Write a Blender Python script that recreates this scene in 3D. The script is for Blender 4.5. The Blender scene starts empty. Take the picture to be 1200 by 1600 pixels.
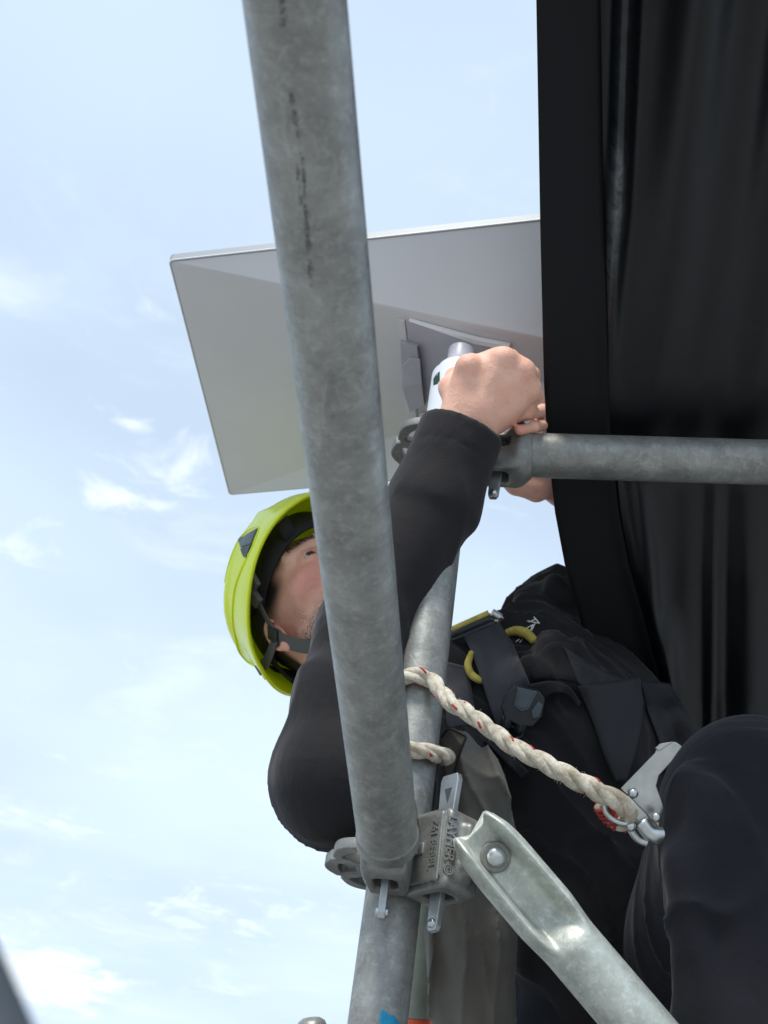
import bpy, bmesh, math, random
import numpy as np
import openvdb as vdb
from mathutils import Vector, Matrix
from mathutils.bvhtree import BVHTree
random.seed(7); np.random.seed(7)
A = np.array
def nrm(v): v = A(v, float); return v/np.linalg.norm(v)

# ------------------------------------------------------------------ camera, sky, sun
F = 1900.0                                   # focal length in photo pixels (photo is 1200 x 1600)
UPC = nrm([.115, .80, -.588])                # world up seen from the camera
yh = nrm(A([0, 0, -1.]) - UPC*UPC[2]*-1.0)
xh = np.cross(yh, UPC)
RM = np.vstack([xh, yh, UPC])
CAM = A([0., 0., 3.2])
sc = bpy.context.scene
cam = bpy.data.cameras.new('camera'); camo = bpy.data.objects.new('camera', cam)
sc.collection.objects.link(camo); sc.camera = camo
camo.matrix_world = Matrix([[*RM[0], CAM[0]], [*RM[1], CAM[1]], [*RM[2], CAM[2]], [0, 0, 0, 1]])
cam.sensor_fit = 'VERTICAL'; cam.sensor_height = 36; cam.sensor_width = 27; cam.lens = F/1600*36
cam.clip_start = .01; cam.clip_end = 3000
cam.dof.use_dof = True; cam.dof.focus_distance = 1.12; cam.dof.aperture_fstop = 13

SUN_EL, SUN_AZ = 56, 205                      # azimuth clockwise from +Y (camera heading): behind, a little left
w = bpy.data.worlds.new('World'); sc.world = w; w.use_nodes = True
BANKS = ((50, 1530, .30, .40, .3, 1.55), (330, 1420, .30, .25, 0, .55), (170, 770, .09, .05, .3, .55), (275, 735, .08, .09, 0, .54), (210, 665, .03, .025, 0, .7), (70, 1290, .20, .09, 0, .6), (20, 860, .10, .05, 0, .6))
def build_world():
    nt = w.node_tree; N = nt.nodes; L = nt.links; N.clear()
    out = N.new('ShaderNodeOutputWorld'); bg = N.new('ShaderNodeBackground'); bg.inputs[1].default_value = .1
    L.new(bg.outputs[0], out.inputs[0])
    sky = N.new('ShaderNodeTexSky'); sky.sky_type = 'NISHITA'; sky.sun_disc = False
    sky.sun_elevation = math.radians(SUN_EL); sky.sun_rotation = math.radians(SUN_AZ)
    sky.air_density = 1.0; sky.dust_density = 1.5; sky.ozone_density = 1.2
    tc = N.new('ShaderNodeTexCoord')
    sep = N.new('ShaderNodeSeparateXYZ'); L.new(tc.outputs['Generated'], sep.inputs[0])
    def m(op, a, b=None, c=None):
        n = N.new('ShaderNodeMath'); n.operation = op
        for i, v in enumerate((a, b, c)):
            if v is None: continue
            if isinstance(v, (int, float)): n.inputs[i].default_value = v
            else: L.new(v, n.inputs[i])
        return n.outputs[0]
    # project the direction on a flat cloud layer overhead
    zz = m('MAXIMUM', sep.outputs[2], .08)
    cx = m('DIVIDE', sep.outputs[0], zz); cy = m('DIVIDE', sep.outputs[1], zz)
    cmb = N.new('ShaderNodeCombineXYZ'); L.new(cx, cmb.inputs[0]); L.new(cy, cmb.inputs[1])
    def noise(scale, detail, rough, dist, off, stretch=(1, 1, 1)):
        mp = N.new('ShaderNodeMapping'); mp.inputs['Location'].default_value = off; mp.inputs['Scale'].default_value = stretch
        mp.inputs['Rotation'].default_value = (0, 0, .6)
        L.new(cmb.outputs[0], mp.inputs[0])
        n = N.new('ShaderNodeTexNoise'); n.inputs['Scale'].default_value = scale; n.inputs['Detail'].default_value = detail
        n.inputs['Roughness'].default_value = rough; n.inputs['Distortion'].default_value = dist
        L.new(mp.outputs[0], n.inputs[0]); return n.outputs[0]
    def ramp(v, a, b):
        n = N.new('ShaderNodeMapRange'); n.interpolation_type = 'SMOOTHSTEP'
        n.inputs[1].default_value = a; n.inputs[2].default_value = b; L.new(v, n.inputs[0]); return n.outputs[0]
    veil = ramp(noise(.9, 3, .5, .2, (3.1, 1.7, 0)), .30, .72)
    puff = ramp(noise(2.6, 9, .60, .6, (1.3, 5.2, 0), (1, 1.3, 1)), .51, .80)
    # cloud banks that stand in the sky left of the tower
    def bank(px, py, rx, ry, rot):
        d_ = RM @ np.array([(px-600)/F, (800-py)/F, -1.0]); u0, v0 = d_[0]/d_[2], d_[1]/d_[2]
        a_ = m('ADD', cx, -u0); b_ = m('ADD', cy, -v0); c_, s_ = math.cos(rot), math.sin(rot)
        p_ = m('ADD', m('MULTIPLY', a_, c_/rx), m('MULTIPLY', b_, s_/rx)); q_ = m('ADD', m('MULTIPLY', a_, -s_/ry), m('MULTIPLY', b_, c_/ry))
        r2 = m('ADD', m('MULTIPLY', p_, p_), m('MULTIPLY', q_, q_)); return m('EXPONENT', m('MULTIPLY', r2, -1.0))
    banks = None
    for bk in BANKS:
        g_ = m('MULTIPLY', bank(*bk[:5]), bk[5]); banks = g_ if banks is None else m('ADD', banks, g_)
    fluff = ramp(m('MULTIPLY_ADD', banks, .34, noise(7, 9, .62, .7, (2.2, .4, 0))), .60, .86)
    hor = ramp(sep.outputs[2], .80, .05)                      # haze thickens towards the horizon
    thin = m('MULTIPLY_ADD', veil, .24, .64)
    thin = m('MULTIPLY_ADD', hor, .22, thin)
    mist = N.new('ShaderNodeMix'); mist.data_type = 'RGBA'
    L.new(m('MINIMUM', thin, 1.0), mist.inputs[0]); L.new(sky.outputs[0], mist.inputs[6]); mist.inputs[7].default_value = (5.9, 7.2, 8.7, 1)
    cl = N.new('ShaderNodeMix'); cl.data_type = 'RGBA'
    L.new(m('MAXIMUM', m('MULTIPLY', puff, .45), m('MULTIPLY', fluff, .70)), cl.inputs[0]); L.new(mist.outputs[2], cl.inputs[6]); cl.inputs[7].default_value = (8.2, 8.9, 9.3, 1)
    L.new(cl.outputs[2], bg.inputs[0])
build_world()
sun = bpy.data.lights.new('sun', 'SUN'); sun.energy = 2.6; sun.angle = math.radians(12); sun.color = (1, .96, .90)
suno = bpy.data.objects.new('sun', sun); sc.collection.objects.link(suno)
el, az = math.radians(SUN_EL), math.radians(SUN_AZ)
sd = Vector((math.sin(az)*math.cos(el), math.cos(az)*math.cos(el), math.sin(el)))
suno.rotation_euler = sd.to_track_quat('Z', 'Y').to_euler()
sc.view_settings.view_transform = 'Standard'; sc.view_settings.look = 'None'
sc.view_settings.exposure = .46; sc.view_settings.gamma = 1; sc.view_settings.use_curve_mapping = False

# ------------------------------------------------------------------ helpers
def C2W(p): return RM @ A(p, float) + CAM           # camera space -> world
def D2W(d): return RM @ A(d, float)
def P(x, y, d): return C2W([(x-600)/F*d, (800-y)/F*d, -d])   # a point of the place, d metres in front of the lens
UP = A([0, 0, 1.])
def props(o, label=None, cat=None, group=None, kind=None):
    if label: o['label'] = label
    if cat: o['category'] = cat
    if group: o['group'] = group
    if kind: o['kind'] = kind
    return o
def thing(name, label, cat, loc, group=None):
    o = bpy.data.objects.new(name, None); sc.collection.objects.link(o); o.location = loc; o.empty_display_size = .05
    bpy.context.view_layer.update()
    return props(o, label, cat, group)
def root_loc(o):
    l = A([0., 0, 0])
    while o is not None: l = l + A(o.location); o = o.parent
    return l
def mesh(name, verts, faces, mat, parent=None, smooth=True, angle=None, uv=None, bevel=None, col=None, subsurf=0, base=None):
    """verts in world coordinates; becomes one object placed under its parent (or at 'base')"""
    verts = np.asarray(verts, float)
    org = root_loc(parent) if parent is not None else (A(base, float) if base is not None else A([0., 0, 0]))
    me = bpy.data.meshes.new(name)
    me.from_pydata([tuple(v) for v in (verts-org)], [], [tuple(int(i) for i in f) for f in faces]); me.validate(); me.update()
    return finish(name, me, org, mat, parent, smooth, angle, uv, bevel, col, subsurf)
def finish(name, me, org, mat, parent, smooth=True, angle=None, uv=None, bevel=None, col=None, subsurf=0):
    me.materials.append(mat)
    if smooth: me.polygons.foreach_set('use_smooth', [True]*len(me.polygons))
    if angle: me.set_sharp_from_angle(angle=math.radians(angle))
    if uv is not None and len(uv) == len(me.vertices):
        at = me.attributes.new('tubeuv', 'FLOAT_VECTOR', 'POINT'); at.data.foreach_set('vector', np.asarray(uv, np.float32).ravel())
    if col is not None and len(col) == len(me.vertices):
        at = me.attributes.new('tint', 'FLOAT_COLOR', 'POINT'); at.data.foreach_set('color', np.asarray(col, np.float32).ravel())
    o = bpy.data.objects.new(name, me); sc.collection.objects.link(o)
    if parent is not None: o.parent = parent; o.location = (0, 0, 0)
    else: o.location = org
    if bevel:
        b = o.modifiers.new('bevel', 'BEVEL'); b.width = bevel; b.segments = 2; b.limit_method = 'ANGLE'; b.angle_limit = math.radians(35); b.harden_normals = False
    if subsurf:
        s = o.modifiers.new('subsurf', 'SUBSURF'); s.levels = s.render_levels = subsurf
    return o
def frames(pts):
    pts = A(pts, float); T = np.gradient(pts, axis=0); T /= np.linalg.norm(T, axis=1)[:, None]
    n = np.cross(T[0], [0.3, .2, 1.]); 
    if np.linalg.norm(n) < .1: n = np.cross(T[0], [1., 0, 0])
    n = nrm(n); Ns = [n]
    for i in range(1, len(pts)):
        n = Ns[-1] - T[i]*np.dot(Ns[-1], T[i]); Ns.append(nrm(n))
    Ns = A(Ns); return T, Ns, np.cross(T, Ns)
def tube_geo(pts, rad, seg=24, caps=True):
    pts = A(pts, float); T, Na, Nb = frames(pts); n = len(pts)
    rad = np.broadcast_to(A(rad, float), (n,))
    a = np.linspace(0, 2*np.pi, seg, endpoint=False)
    V = pts[:, None, :] + rad[:, None, None]*(np.cos(a)[None, :, None]*Na[:, None, :] + np.sin(a)[None, :, None]*Nb[:, None, :])
    ln = np.concatenate([[0], np.cumsum(np.linalg.norm(np.diff(pts, axis=0), axis=1))])
    uv = np.stack([np.broadcast_to(np.cos(a)[None], (n, seg)), np.broadcast_to(np.sin(a)[None], (n, seg)), np.broadcast_to(ln[:, None], (n, seg))], -1)
    V = V.reshape(-1, 3); uv = uv.reshape(-1, 3); Fc = []
    for i in range(n-1):
        for j in range(seg):
            k = (j+1) % seg
            Fc.append((i*seg+j, i*seg+k, (i+1)*seg+k, (i+1)*seg+j))
    if caps: Fc.append(tuple(range(seg))[::-1]); Fc.append(tuple((n-1)*seg+j for j in range(seg)))
    return V, Fc, uv
def join(*geos):
    V = []; Fc = []; U = []; o = 0
    for g in geos:
        V.append(A(g[0])); Fc += [tuple(i+o for i in f) for f in g[1]]; o += len(g[0])
        U.append(g[2] if len(g) > 2 else np.zeros((len(g[0]), 3)))
    return np.concatenate(V), Fc, np.concatenate(U)
def lin(a, b, n): t = np.linspace(0, 1, n)[:, None]; return A(a)[None]*(1-t)+A(b)[None]*t
def spline(ctrl, n):                                   # Catmull-Rom through the control points
    c = A(ctrl, float); c = np.vstack([2*c[0]-c[1], c, 2*c[-1]-c[-2]]); m = len(c)-3; out = []
    for t in np.linspace(0, m-1e-9, n):
        i = int(t); u = t-i; p0, p1, p2, p3 = c[i:i+4]
        out.append(.5*((2*p1)+(-p0+p2)*u+(2*p0-5*p1+4*p2-p3)*u*u+(-p0+3*p1-3*p2+p3)*u**3))
    return A(out)
def box_geo(c, ax, half):                              # ax = 3 unit rows
    c = A(c); V = [c+ax[0]*half[0]*sx+ax[1]*half[1]*sy+ax[2]*half[2]*sz for sz in (-1, 1) for sy in (-1, 1) for sx in (-1, 1)]
    return A(V), [(0, 2, 3, 1), (4, 5, 7, 6), (0, 1, 5, 4), (2, 6, 7, 3), (0, 4, 6, 2), (1, 3, 7, 5)]
def prism_geo(poly, nrmv, th):                         # world polygon pushed back along nrmv
    poly = A(poly); n = len(poly); V = np.vstack([poly, poly-A(nrmv)*th])
    return V, [tuple(range(n)), tuple(range(2*n-1, n-1, -1))]+[(i, i+n, (i+1) % n+n, (i+1) % n) for i in range(n)]

# ------------------------------------------------------------------ materials
def mat(name, color=(.5, .5, .5), rough=.5, metal=0, bump=None, var=None, spec=.5, sheen=0, sss=0, coat=0, fn=None, attr=None, mott=None):
    m = bpy.data.materials.new(name); m.use_nodes = True; nt = m.node_tree; N = nt.nodes; L = nt.links
    b = N['Principled BSDF']; b.inputs['Base Color'].default_value = (*color, 1); b.inputs['Roughness'].default_value = rough
    b.inputs['Metallic'].default_value = metal; b.inputs['Specular IOR Level'].default_value = spec
    if sheen: b.inputs['Sheen Weight'].default_value = sheen; b.inputs['Sheen Roughness'].default_value = .4
    if sss: b.inputs['Subsurface Weight'].default_value = sss; b.inputs['Subsurface Radius'].default_value = (1, .35, .2); b.inputs['Subsurface Scale'].default_value = .006
    if coat: b.inputs['Coat Weight'].default_value = coat; b.inputs['Coat Roughness'].default_value = .12
    tc = N.new('ShaderNodeTexCoord')
    def noise(scale, detail=4, rough=.55, dist=0, stretch=None, src=None):
        n = N.new('ShaderNodeTexNoise'); n.inputs['Scale'].default_value = scale; n.inputs['Detail'].default_value = detail
        n.inputs['Roughness'].default_value = rough; n.inputs['Distortion'].default_value = dist
        s = src or tc.outputs['Object']
        if stretch:
            mp = N.new('ShaderNodeMapping'); mp.inputs['Scale'].default_value = stretch; L.new(s, mp.inputs[0]); s = mp.outputs[0]
        L.new(s, n.inputs[0]); return n.outputs[0]
    def rng(v, a, b_, c=0., d=1.):
        n = N.new('ShaderNodeMapRange'); n.inputs[1].default_value = a; n.inputs[2].default_value = b_; n.inputs[3].default_value = c; n.inputs[4].default_value = d
        L.new(v, n.inputs[0]); return n.outputs[0]
    def mix(f, a, b_, mode='MIX'):
        n = N.new('ShaderNodeMix'); n.data_type = 'RGBA'; n.blend_type = mode
        for i, v in ((0, f), (6, a), (7, b_)):
            if isinstance(v, tuple): n.inputs[i].default_value = (*v, 1)
            elif isinstance(v, (int, float)): n.inputs[i].default_value = v
            else: L.new(v, n.inputs[i])
        return n.outputs[2]
    def mth(op, a, b_=None, c=None):
        n = N.new('ShaderNodeMath'); n.operation = op
        for i, v in enumerate((a, b_, c)):
            if v is None: continue
            if isinstance(v, (int, float)): n.inputs[i].default_value = v
            else: L.new(v, n.inputs[i])
        return n.outputs[0]
    def setbump(hs):
        prev = None
        for h, dist, st in hs:
            bn = N.new('ShaderNodeBump'); bn.inputs['Strength'].default_value = st; bn.inputs['Distance'].default_value = dist
            L.new(h, bn.inputs['Height'])
            if prev is not None: L.new(prev, bn.inputs['Normal'])
            prev = bn.outputs[0]
        L.new(prev, b.inputs['Normal'])
    if var: L.new(mix(rng(noise(var[0], 5, .6), .3, .7), tuple(c*(1-var[1]) for c in color), tuple(min(1, c*(1+var[1])) for c in color)), b.inputs['Base Color'])
    if bump: setbump([(noise(s, 4, .6), d, 1.0) for s, d in bump])
    if fn: fn(dict(N=N, L=L, b=b, tc=tc, noise=noise, rng=rng, mix=mix, mth=mth, setbump=setbump))
    return m
def galv(scratch=None, dark=1.0, tint=(1, 1, 1), metal=.50):
    def fn(k):
        N, L, b, noise, rng, mix, mth = (k[x] for x in ('N', 'L', 'b', 'noise', 'rng', 'mix', 'mth'))
        c1 = tuple(.185*dark*t for t in (1.0, 1.0, .93)); c1 = tuple(a*t for a, t in zip(c1, tint))
        c2 = tuple(.315*dark*t for t in (.98, 1.0, .93)); c2 = tuple(a*t for a, t in zip(c2, tint))
        base = mix(rng(noise(30, 8, .72, .25), .34, .66), c1, c2)
        smear = rng(noise(48, 7, .68, .9, (1, .6, 1)), .58, .78)          # pale wiped zinc smears
        base = mix(mth('MULTIPLY', smear, .42), base, tuple(.60*dark*t for t in (.99, 1., .95)))
        at0 = N.new('ShaderNodeAttribute'); at0.attribute_name = 'tubeuv'
        ring = noise(1, 5, .75, 0, (1.2, 1.2, 420), at0.outputs['Vector'])
        base = mix(mth('MULTIPLY', rng(ring, .52, .70), .22), base, tuple(.10*dark*t for t in (1, 1, .95)))
        base = mix(mth('MULTIPLY', rng(noise(150, 5, .75), .50, .68), .30), base, tuple(.52*dark*t for t in (.98, 1, .94)))
        spk = rng(noise(230, 3, .7), .66, .74)                             # dark specks
        base = mix(mth('MULTIPLY', spk, .45), base, (.10, .11, .10))
        pit = rng(noise(60, 6, .8, 1.2), .70, .78)
        base = mix(mth('MULTIPLY', pit, .6), base, (.09, .095, .085))
        if scratch:
            at = N.new('ShaderNodeAttribute'); at.attribute_name = 'tubeuv'
            sp = N.new('ShaderNodeSeparateXYZ'); L.new(at.outputs['Vector'], sp.inputs[0])
            wob = mth('MULTIPLY_ADD', noise(60, 4, .7), .16, -.08)
            for (c0, s0, v0, c1_, s1_, v1, wd) in scratch:
                # straight line between two spots given as (cos, sin, length)
                t = rng(sp.outputs[2], v0, v1); 
                cc = mth('MULTIPLY_ADD', t, c1_-c0, c0); ss = mth('MULTIPLY_ADD', t, s1_-s0, s0)
                dx = mth('ADD', mth('SUBTRACT', sp.outputs[0], cc), wob); dy = mth('SUBTRACT', sp.outputs[1], ss)
                d = mth('SQRT', mth('ADD', mth('MULTIPLY', dx, dx), mth('MULTIPLY', dy, dy)))
                inside = mth('MULTIPLY', mth('GREATER_THAN', sp.outputs[2], min(v0, v1)), mth('LESS_THAN', sp.outputs[2], max(v0, v1)))
                brk = mth('MULTIPLY', rng(noise(110, 5, .8), .42, .52), rng(noise(420, 3, .8), .36, .56, .25, 1.0))
                msk = mth('MULTIPLY', mth('MULTIPLY', rng(mth('MULTIPLY', d, rng(noise(160, 4, .8), .3, .7, .6, 2.0)), wd*1.5, wd*.5), inside), brk)
                base = mix(mth('MULTIPLY', msk, .85), base, (.035, .038, .032))
        L.new(base, b.inputs['Base Color'])
        L.new(rng(noise(45, 5, .6, .6), .3, .7, .34, .58), b.inputs['Roughness'])
        k['setbump']([(noise(38, 7, .7, .3), .0007, .8), (noise(260, 3, .6), .0003, .7)])
    return mat('galvanised_steel', (.45, .45, .45), .45, metal, fn=fn)
M_GALV = galv()
M_GALVD = galv(dark=.80); M_GALVD.name = 'cast_steel'
M_GALVB = galv(dark=1.95, metal=.40, tint=(.95, 1, .955)); M_GALVB.name = 'new_galvanised_steel'
M_ZINC = mat('zinc_plate', (.52, .54, .53), .28, .9, bump=[(180, .0002)], var=(60, .15))
M_WEDGE = mat('wedge_steel', (.40, .42, .43), .42, .8, bump=[(120, .0004)], var=(50, .2))
def skin_fn(k):
    N, L, b, noise, rng, mix, mth = (k[x] for x in ('N', 'L', 'b', 'noise', 'rng', 'mix', 'mth'))
    at = N.new('ShaderNodeAttribute'); at.attribute_name = 'tint'
    sp = N.new('ShaderNodeSeparateColor'); L.new(at.outputs['Color'], sp.inputs[0])
    base = mix(rng(noise(38, 4, .6), .3, .7), (.76, .405, .285), (.86, .52, .39))
    base = mix(mth('MULTIPLY', rng(noise(120, 5, .7), .50, .72), .38), base, (.66, .30, .22))
    base = mix(mth('MULTIPLY', rng(noise(75, 4, .6, .8), .55, .75), .25), base, (.84, .62, .47))
    base = mix(mth('MULTIPLY', sp.outputs[0], .8), base, (.60, .20, .15))       # red: ears, cheeks, knuckles
    st = mth('MULTIPLY', sp.outputs[1], rng(noise(620, 2, .7, 0, (1, 1, .5)), .40, .62, .25, .95))
    base = mix(st, base, (.075, .05, .042))                                     # green: stubble
    base = mix(sp.outputs[2], base, (.03, .02, .016))                           # blue: hair
    L.new(base, b.inputs['Base Color'])
    k['setbump']([(noise(70, 6, .7, .6), .0022, .7), (noise(650, 3, .6, .4), .0005, 1.0)])
M_SKIN = mat('skin', (.6, .35, .25), .46, sss=.14, fn=skin_fn)
def cloth(name, c, rough=.85, weave=1400, sheen=.25, fold=.004):
    def fn(k):
        N, L, b, noise, rng, mix = (k[x] for x in ('N', 'L', 'b', 'noise', 'rng', 'mix'))
        L.new(mix(rng(noise(9, 5, .6), .3, .7), tuple(x*.8 for x in c), tuple(x*1.25 for x in c)), b.inputs['Base Color'])
        k['setbump']([(noise(14, 3, .5, 1.2, (1, 1, 1)), fold, .6), (noise(42, 4, .55, 1.0), fold*.35, .6), (noise(weave, 2, .6), .0004, .5)])
    return mat(name, c, rough, sheen=sheen, spec=.25, fn=fn)
M_JACKET = cloth('black_softshell', (.0150, .0138, .0155), sheen=.12)
M_TROUS = cloth('navy_black_trousers', (.0085, .0090, .0130), sheen=.12)
M_CANVAS = cloth('grey_canvas', (.115, .108, .092), .9, 900, .1, .006)
M_WEB = mat('charcoal_webbing', (.028, .029, .036), .62, bump=[(900, .0003), (60, .0008)], sheen=.15, var=(40, .2))
M_WEBD = mat('black_webbing', (.010, .010, .013), .7, bump=[(900, .0003), (60, .0008)], var=(40, .2))
M_HEL = mat('fluorescent_shell', (.80, .94, .008), .24, coat=.5, var=(9, .05), bump=[(30, .0003)])
M_HELIN = mat('shell_inside', (.86, .92, .01), .5, var=(25, .10))
def translucent(m_, c, f):                    # thin moulded plastic lets daylight through
    nt = m_.node_tree; b = nt.nodes['Principled BSDF']; o = nt.nodes['Material Output']; t = nt.nodes.new('ShaderNodeBsdfTranslucent'); t.inputs[0].default_value = (*c, 1)
    x = nt.nodes.new('ShaderNodeMixShader'); x.inputs[0].default_value = f; nt.links.new(b.outputs[0], x.inputs[1]); nt.links.new(t.outputs[0], x.inputs[2]); nt.links.new(x.outputs[0], o.inputs[0])
translucent(M_HEL, (.90, .97, .02), .15); translucent(M_HELIN, (.90, .95, .02), .35)
M_LINER = mat('dark_liner', (.018, .019, .020), .8, bump=[(300, .001)])
M_GREYWEB = mat('grey_strap', (.085, .085, .078), .75, bump=[(800, .0003)])
M_PLAS = mat('dark_plastic', (.025, .031, .036), .38, var=(60, .2), bump=[(300, .0002)])
M_PLASL = mat('slate_plastic', (.085, .11, .125), .42, var=(60, .2), bump=[(200, .0003)])
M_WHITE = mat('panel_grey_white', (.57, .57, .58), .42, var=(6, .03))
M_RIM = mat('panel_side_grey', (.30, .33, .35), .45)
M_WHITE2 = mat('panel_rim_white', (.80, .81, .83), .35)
M_WHITE3 = mat('pale_plastic', (.70, .74, .80), .35, var=(10, .04))
M_LAV = mat('grey_lavender_plastic', (.42, .42, .47), .4, var=(14, .12))
M_YEL = mat('yellow_cord', (.50, .40, .075), .7, bump=[(500, .0006)], var=(120, .3))
M_PRINT = mat('white_print', (.75, .75, .75), .6)
M_LABEL = mat('dark_green_label', (.01, .045, .03), .4)
M_BLUE = mat('blue_sticker', (.03, .30, .52), .4, var=(90, .25))
M_ORANGE = mat('orange_paint', (.85, .12, .045), .5, var=(70, .15))
M_GREENP = mat('pale_green_paint', (.25, .28, .22), .5, var=(30, .2), bump=[(60, .0006)])
M_EYE = mat('eye_white', (.42, .36, .33), .15); M_IRIS = mat('iris', (.05, .03, .02), .1)
M_HAIR = mat('dark_hair', (.03, .02, .015), .6)
M_DARKR = mat('dark_paint', (.05, .06, .07), .5)
def tarp_fn(k):
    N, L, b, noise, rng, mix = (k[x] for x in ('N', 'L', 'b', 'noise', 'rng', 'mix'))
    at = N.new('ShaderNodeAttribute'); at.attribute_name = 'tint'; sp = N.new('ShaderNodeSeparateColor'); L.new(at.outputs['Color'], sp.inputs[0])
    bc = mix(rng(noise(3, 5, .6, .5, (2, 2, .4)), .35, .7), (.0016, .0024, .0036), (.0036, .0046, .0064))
    glint_scuff = k['mth']('MULTIPLY', sp.outputs[0], rng(noise(50, 6, .7, .4, (1.6, 1.6, .18)), .36, .66, .15, 1.0))
    L.new(mix(glint_scuff, bc, (.115, .125, .13)), b.inputs['Base Color'])  # highlight on the fold crest, broken up like scuffs, painted into the base colour
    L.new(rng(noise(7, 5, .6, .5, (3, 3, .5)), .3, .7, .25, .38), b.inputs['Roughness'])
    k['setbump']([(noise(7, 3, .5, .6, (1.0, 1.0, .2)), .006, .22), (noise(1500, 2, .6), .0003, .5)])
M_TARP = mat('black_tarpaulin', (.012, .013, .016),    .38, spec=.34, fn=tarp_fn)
def hem_fn(k):
    N, L, b, tc = k['N'], k['L'], k['b'], k['tc']
    v = N.new('ShaderNodeTexVoronoi'); v.inputs['Scale'].default_value = 420; L.new(tc.outputs['Object'], v.inputs[0])
    k['setbump']([(v.outputs[0], .0004, .6), (k['noise'](6, 3, .5), .004, .4)])
M_HEM = mat('black_mesh_hem', (.0055, .0065, .008), .62, spec=.2, fn=hem_fn)
def rope_fn(k):
    N, L, b, noise, rng, mix = (k[x] for x in ('N', 'L', 'b', 'noise', 'rng', 'mix'))
    at = N.new('ShaderNodeAttribute'); at.attribute_name = 'tubeuv'
    fib = noise(9, 3, .7, 0, (1, 1, 1.5), at.outputs['Vector'])
    mp = noise(55, 5, .75)
    c = mix(rng(mp, .38, .60), (.42, .35, .25), (.80, .74, .61))
    c = mix(rng(fib, .55, .75, 0, .45), c, (.20, .15, .10))
    L.new(c, b.inputs['Base Color'])
    k['setbump']([(fib, .0012, 1.0), (noise(500, 3, .7), .0006, .8)])
M_ROPE = mat('worn_polyamide_rope', (.7, .62, .48), .75, sheen=.2, fn=rope_fn)
M_RED = mat('red_tracer', (.34, .03, .025), .75, bump=[(600, .0004)])
M_GROUND = mat('pale_gravel_ground', (.33, .33, .325), .9, var=(.6, .25), bump=[(14, .02)])
M_DECK = mat('deck_steel', (.16, .165, .165), .6, .3, var=(20, .2), bump=[(60, .001)])

# ------------------------------------------------------------------ ground and sky ring
gp = mesh('ground', [(-900, -900, 0), (900, -900, 0), (900, 900, 0), (-900, 900, 0)], [(0, 1, 2, 3)], M_GROUND, smooth=False)
props(gp, kind='structure')

# ------------------------------------------------------------------ signed distance modelling
def smin(a, b, k): h = np.clip(.5+.5*(b-a)/k, 0, 1); return b*(1-h)+a*h-k*h*(1-h)
def smax(a, b, k): return -smin(-a, -b, k)
def cap(p, a, b, ra, rb=None):
    rb = ra if rb is None else rb; a = A(a, float); b = A(b, float); ab = b-a
    t = np.clip(((p-a)@ab)/(ab@ab), 0, 1); return np.linalg.norm(p-a-t[:, None]*ab, axis=1)-(ra+(rb-ra)*t)
def ell(p, c, r, ax=None):
    q = p-A(c); 
    if ax is not None: q = q@A(ax).T
    r = A(r, float); k0 = np.linalg.norm(q/r, axis=1); k1 = np.linalg.norm(q/(r*r), axis=1)
    return k0*(k0-1)/np.maximum(k1, 1e-6)
def rbox(p, c, ax, half, r=.002):
    q = np.abs((p-A(c))@A(ax).T)-A(half)+r
    return np.linalg.norm(np.maximum(q, 0), axis=1)+np.minimum(q.max(1), 0)-r
def cyl(p, a, b, ra, r=.001):
    a = A(a, float); b = A(b, float); d = nrm(b-a); L_ = np.linalg.norm(b-a); q = p-a; t = q@d
    rr = np.linalg.norm(q-t[:, None]*d, axis=1)-ra+r; h = np.abs(t-L_/2)-L_/2+r
    return np.minimum(np.maximum(rr, h), 0)+np.linalg.norm(np.stack([np.maximum(rr, 0), np.maximum(h, 0)]), axis=0)-r
def sdf_mesh(fn, lo, hi, h, slack=1.5):
    lo = A(lo, float); hi = A(hi, float); B = 8
    nb = np.ceil((hi-lo)/(h*B)).astype(int)+1
    g = np.stack(np.meshgrid(*[np.arange(n) for n in nb], indexing='ij'), -1).reshape(-1, 3)
    cen = lo+(g*B+B/2-.5)*h; d = np.concatenate([fn(c) for c in np.array_split(cen, max(1, len(cen)//200000))])
    keep = np.abs(d) < h*B*.9*slack
    arr = np.empty(tuple(nb*B), np.float32); bg = 3*h
    sg = np.where(d < 0, -bg, bg).astype(np.float32).reshape(nb)
    arr[...] = np.repeat(np.repeat(np.repeat(sg, B, 0), B, 1), B, 2)
    off = np.stack(np.meshgrid(*[np.arange(B)]*3, indexing='ij'), -1).reshape(-1, 3)
    gk = g[keep]
    for ch in np.array_split(gk, max(1, len(gk)//500)):
        ijk = (ch[:, None]*B+off[None]).reshape(-1, 3); v = np.clip(fn(lo+ijk*h), -bg, bg)
        arr[ijk[:, 0], ijk[:, 1], ijk[:, 2]] = v
    gr = vdb.FloatGrid(bg); gr.copyFromArray(arr, (0, 0, 0), 0); 
    pts, tris, quads = gr.convertToPolygons(0.0, 0.0)
    pts = pts*h+lo
    fl = [tuple(f) for f in tris]+[tuple(f) for f in quads]
    q0 = fl[0]; n = np.cross(pts[q0[1]]-pts[q0[0]], pts[q0[2]]-pts[q0[0]]); n /= np.linalg.norm(n)+1e-12
    if fn((pts[q0[0]]+n*h)[None])[0] < fn((pts[q0[0]]-n*h)[None])[0]: fl = [f[::-1] for f in fl]
    return pts, fl
def bounds(pts, m): pts = A(pts); return pts.min(0)-m, pts.max(0)+m

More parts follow.
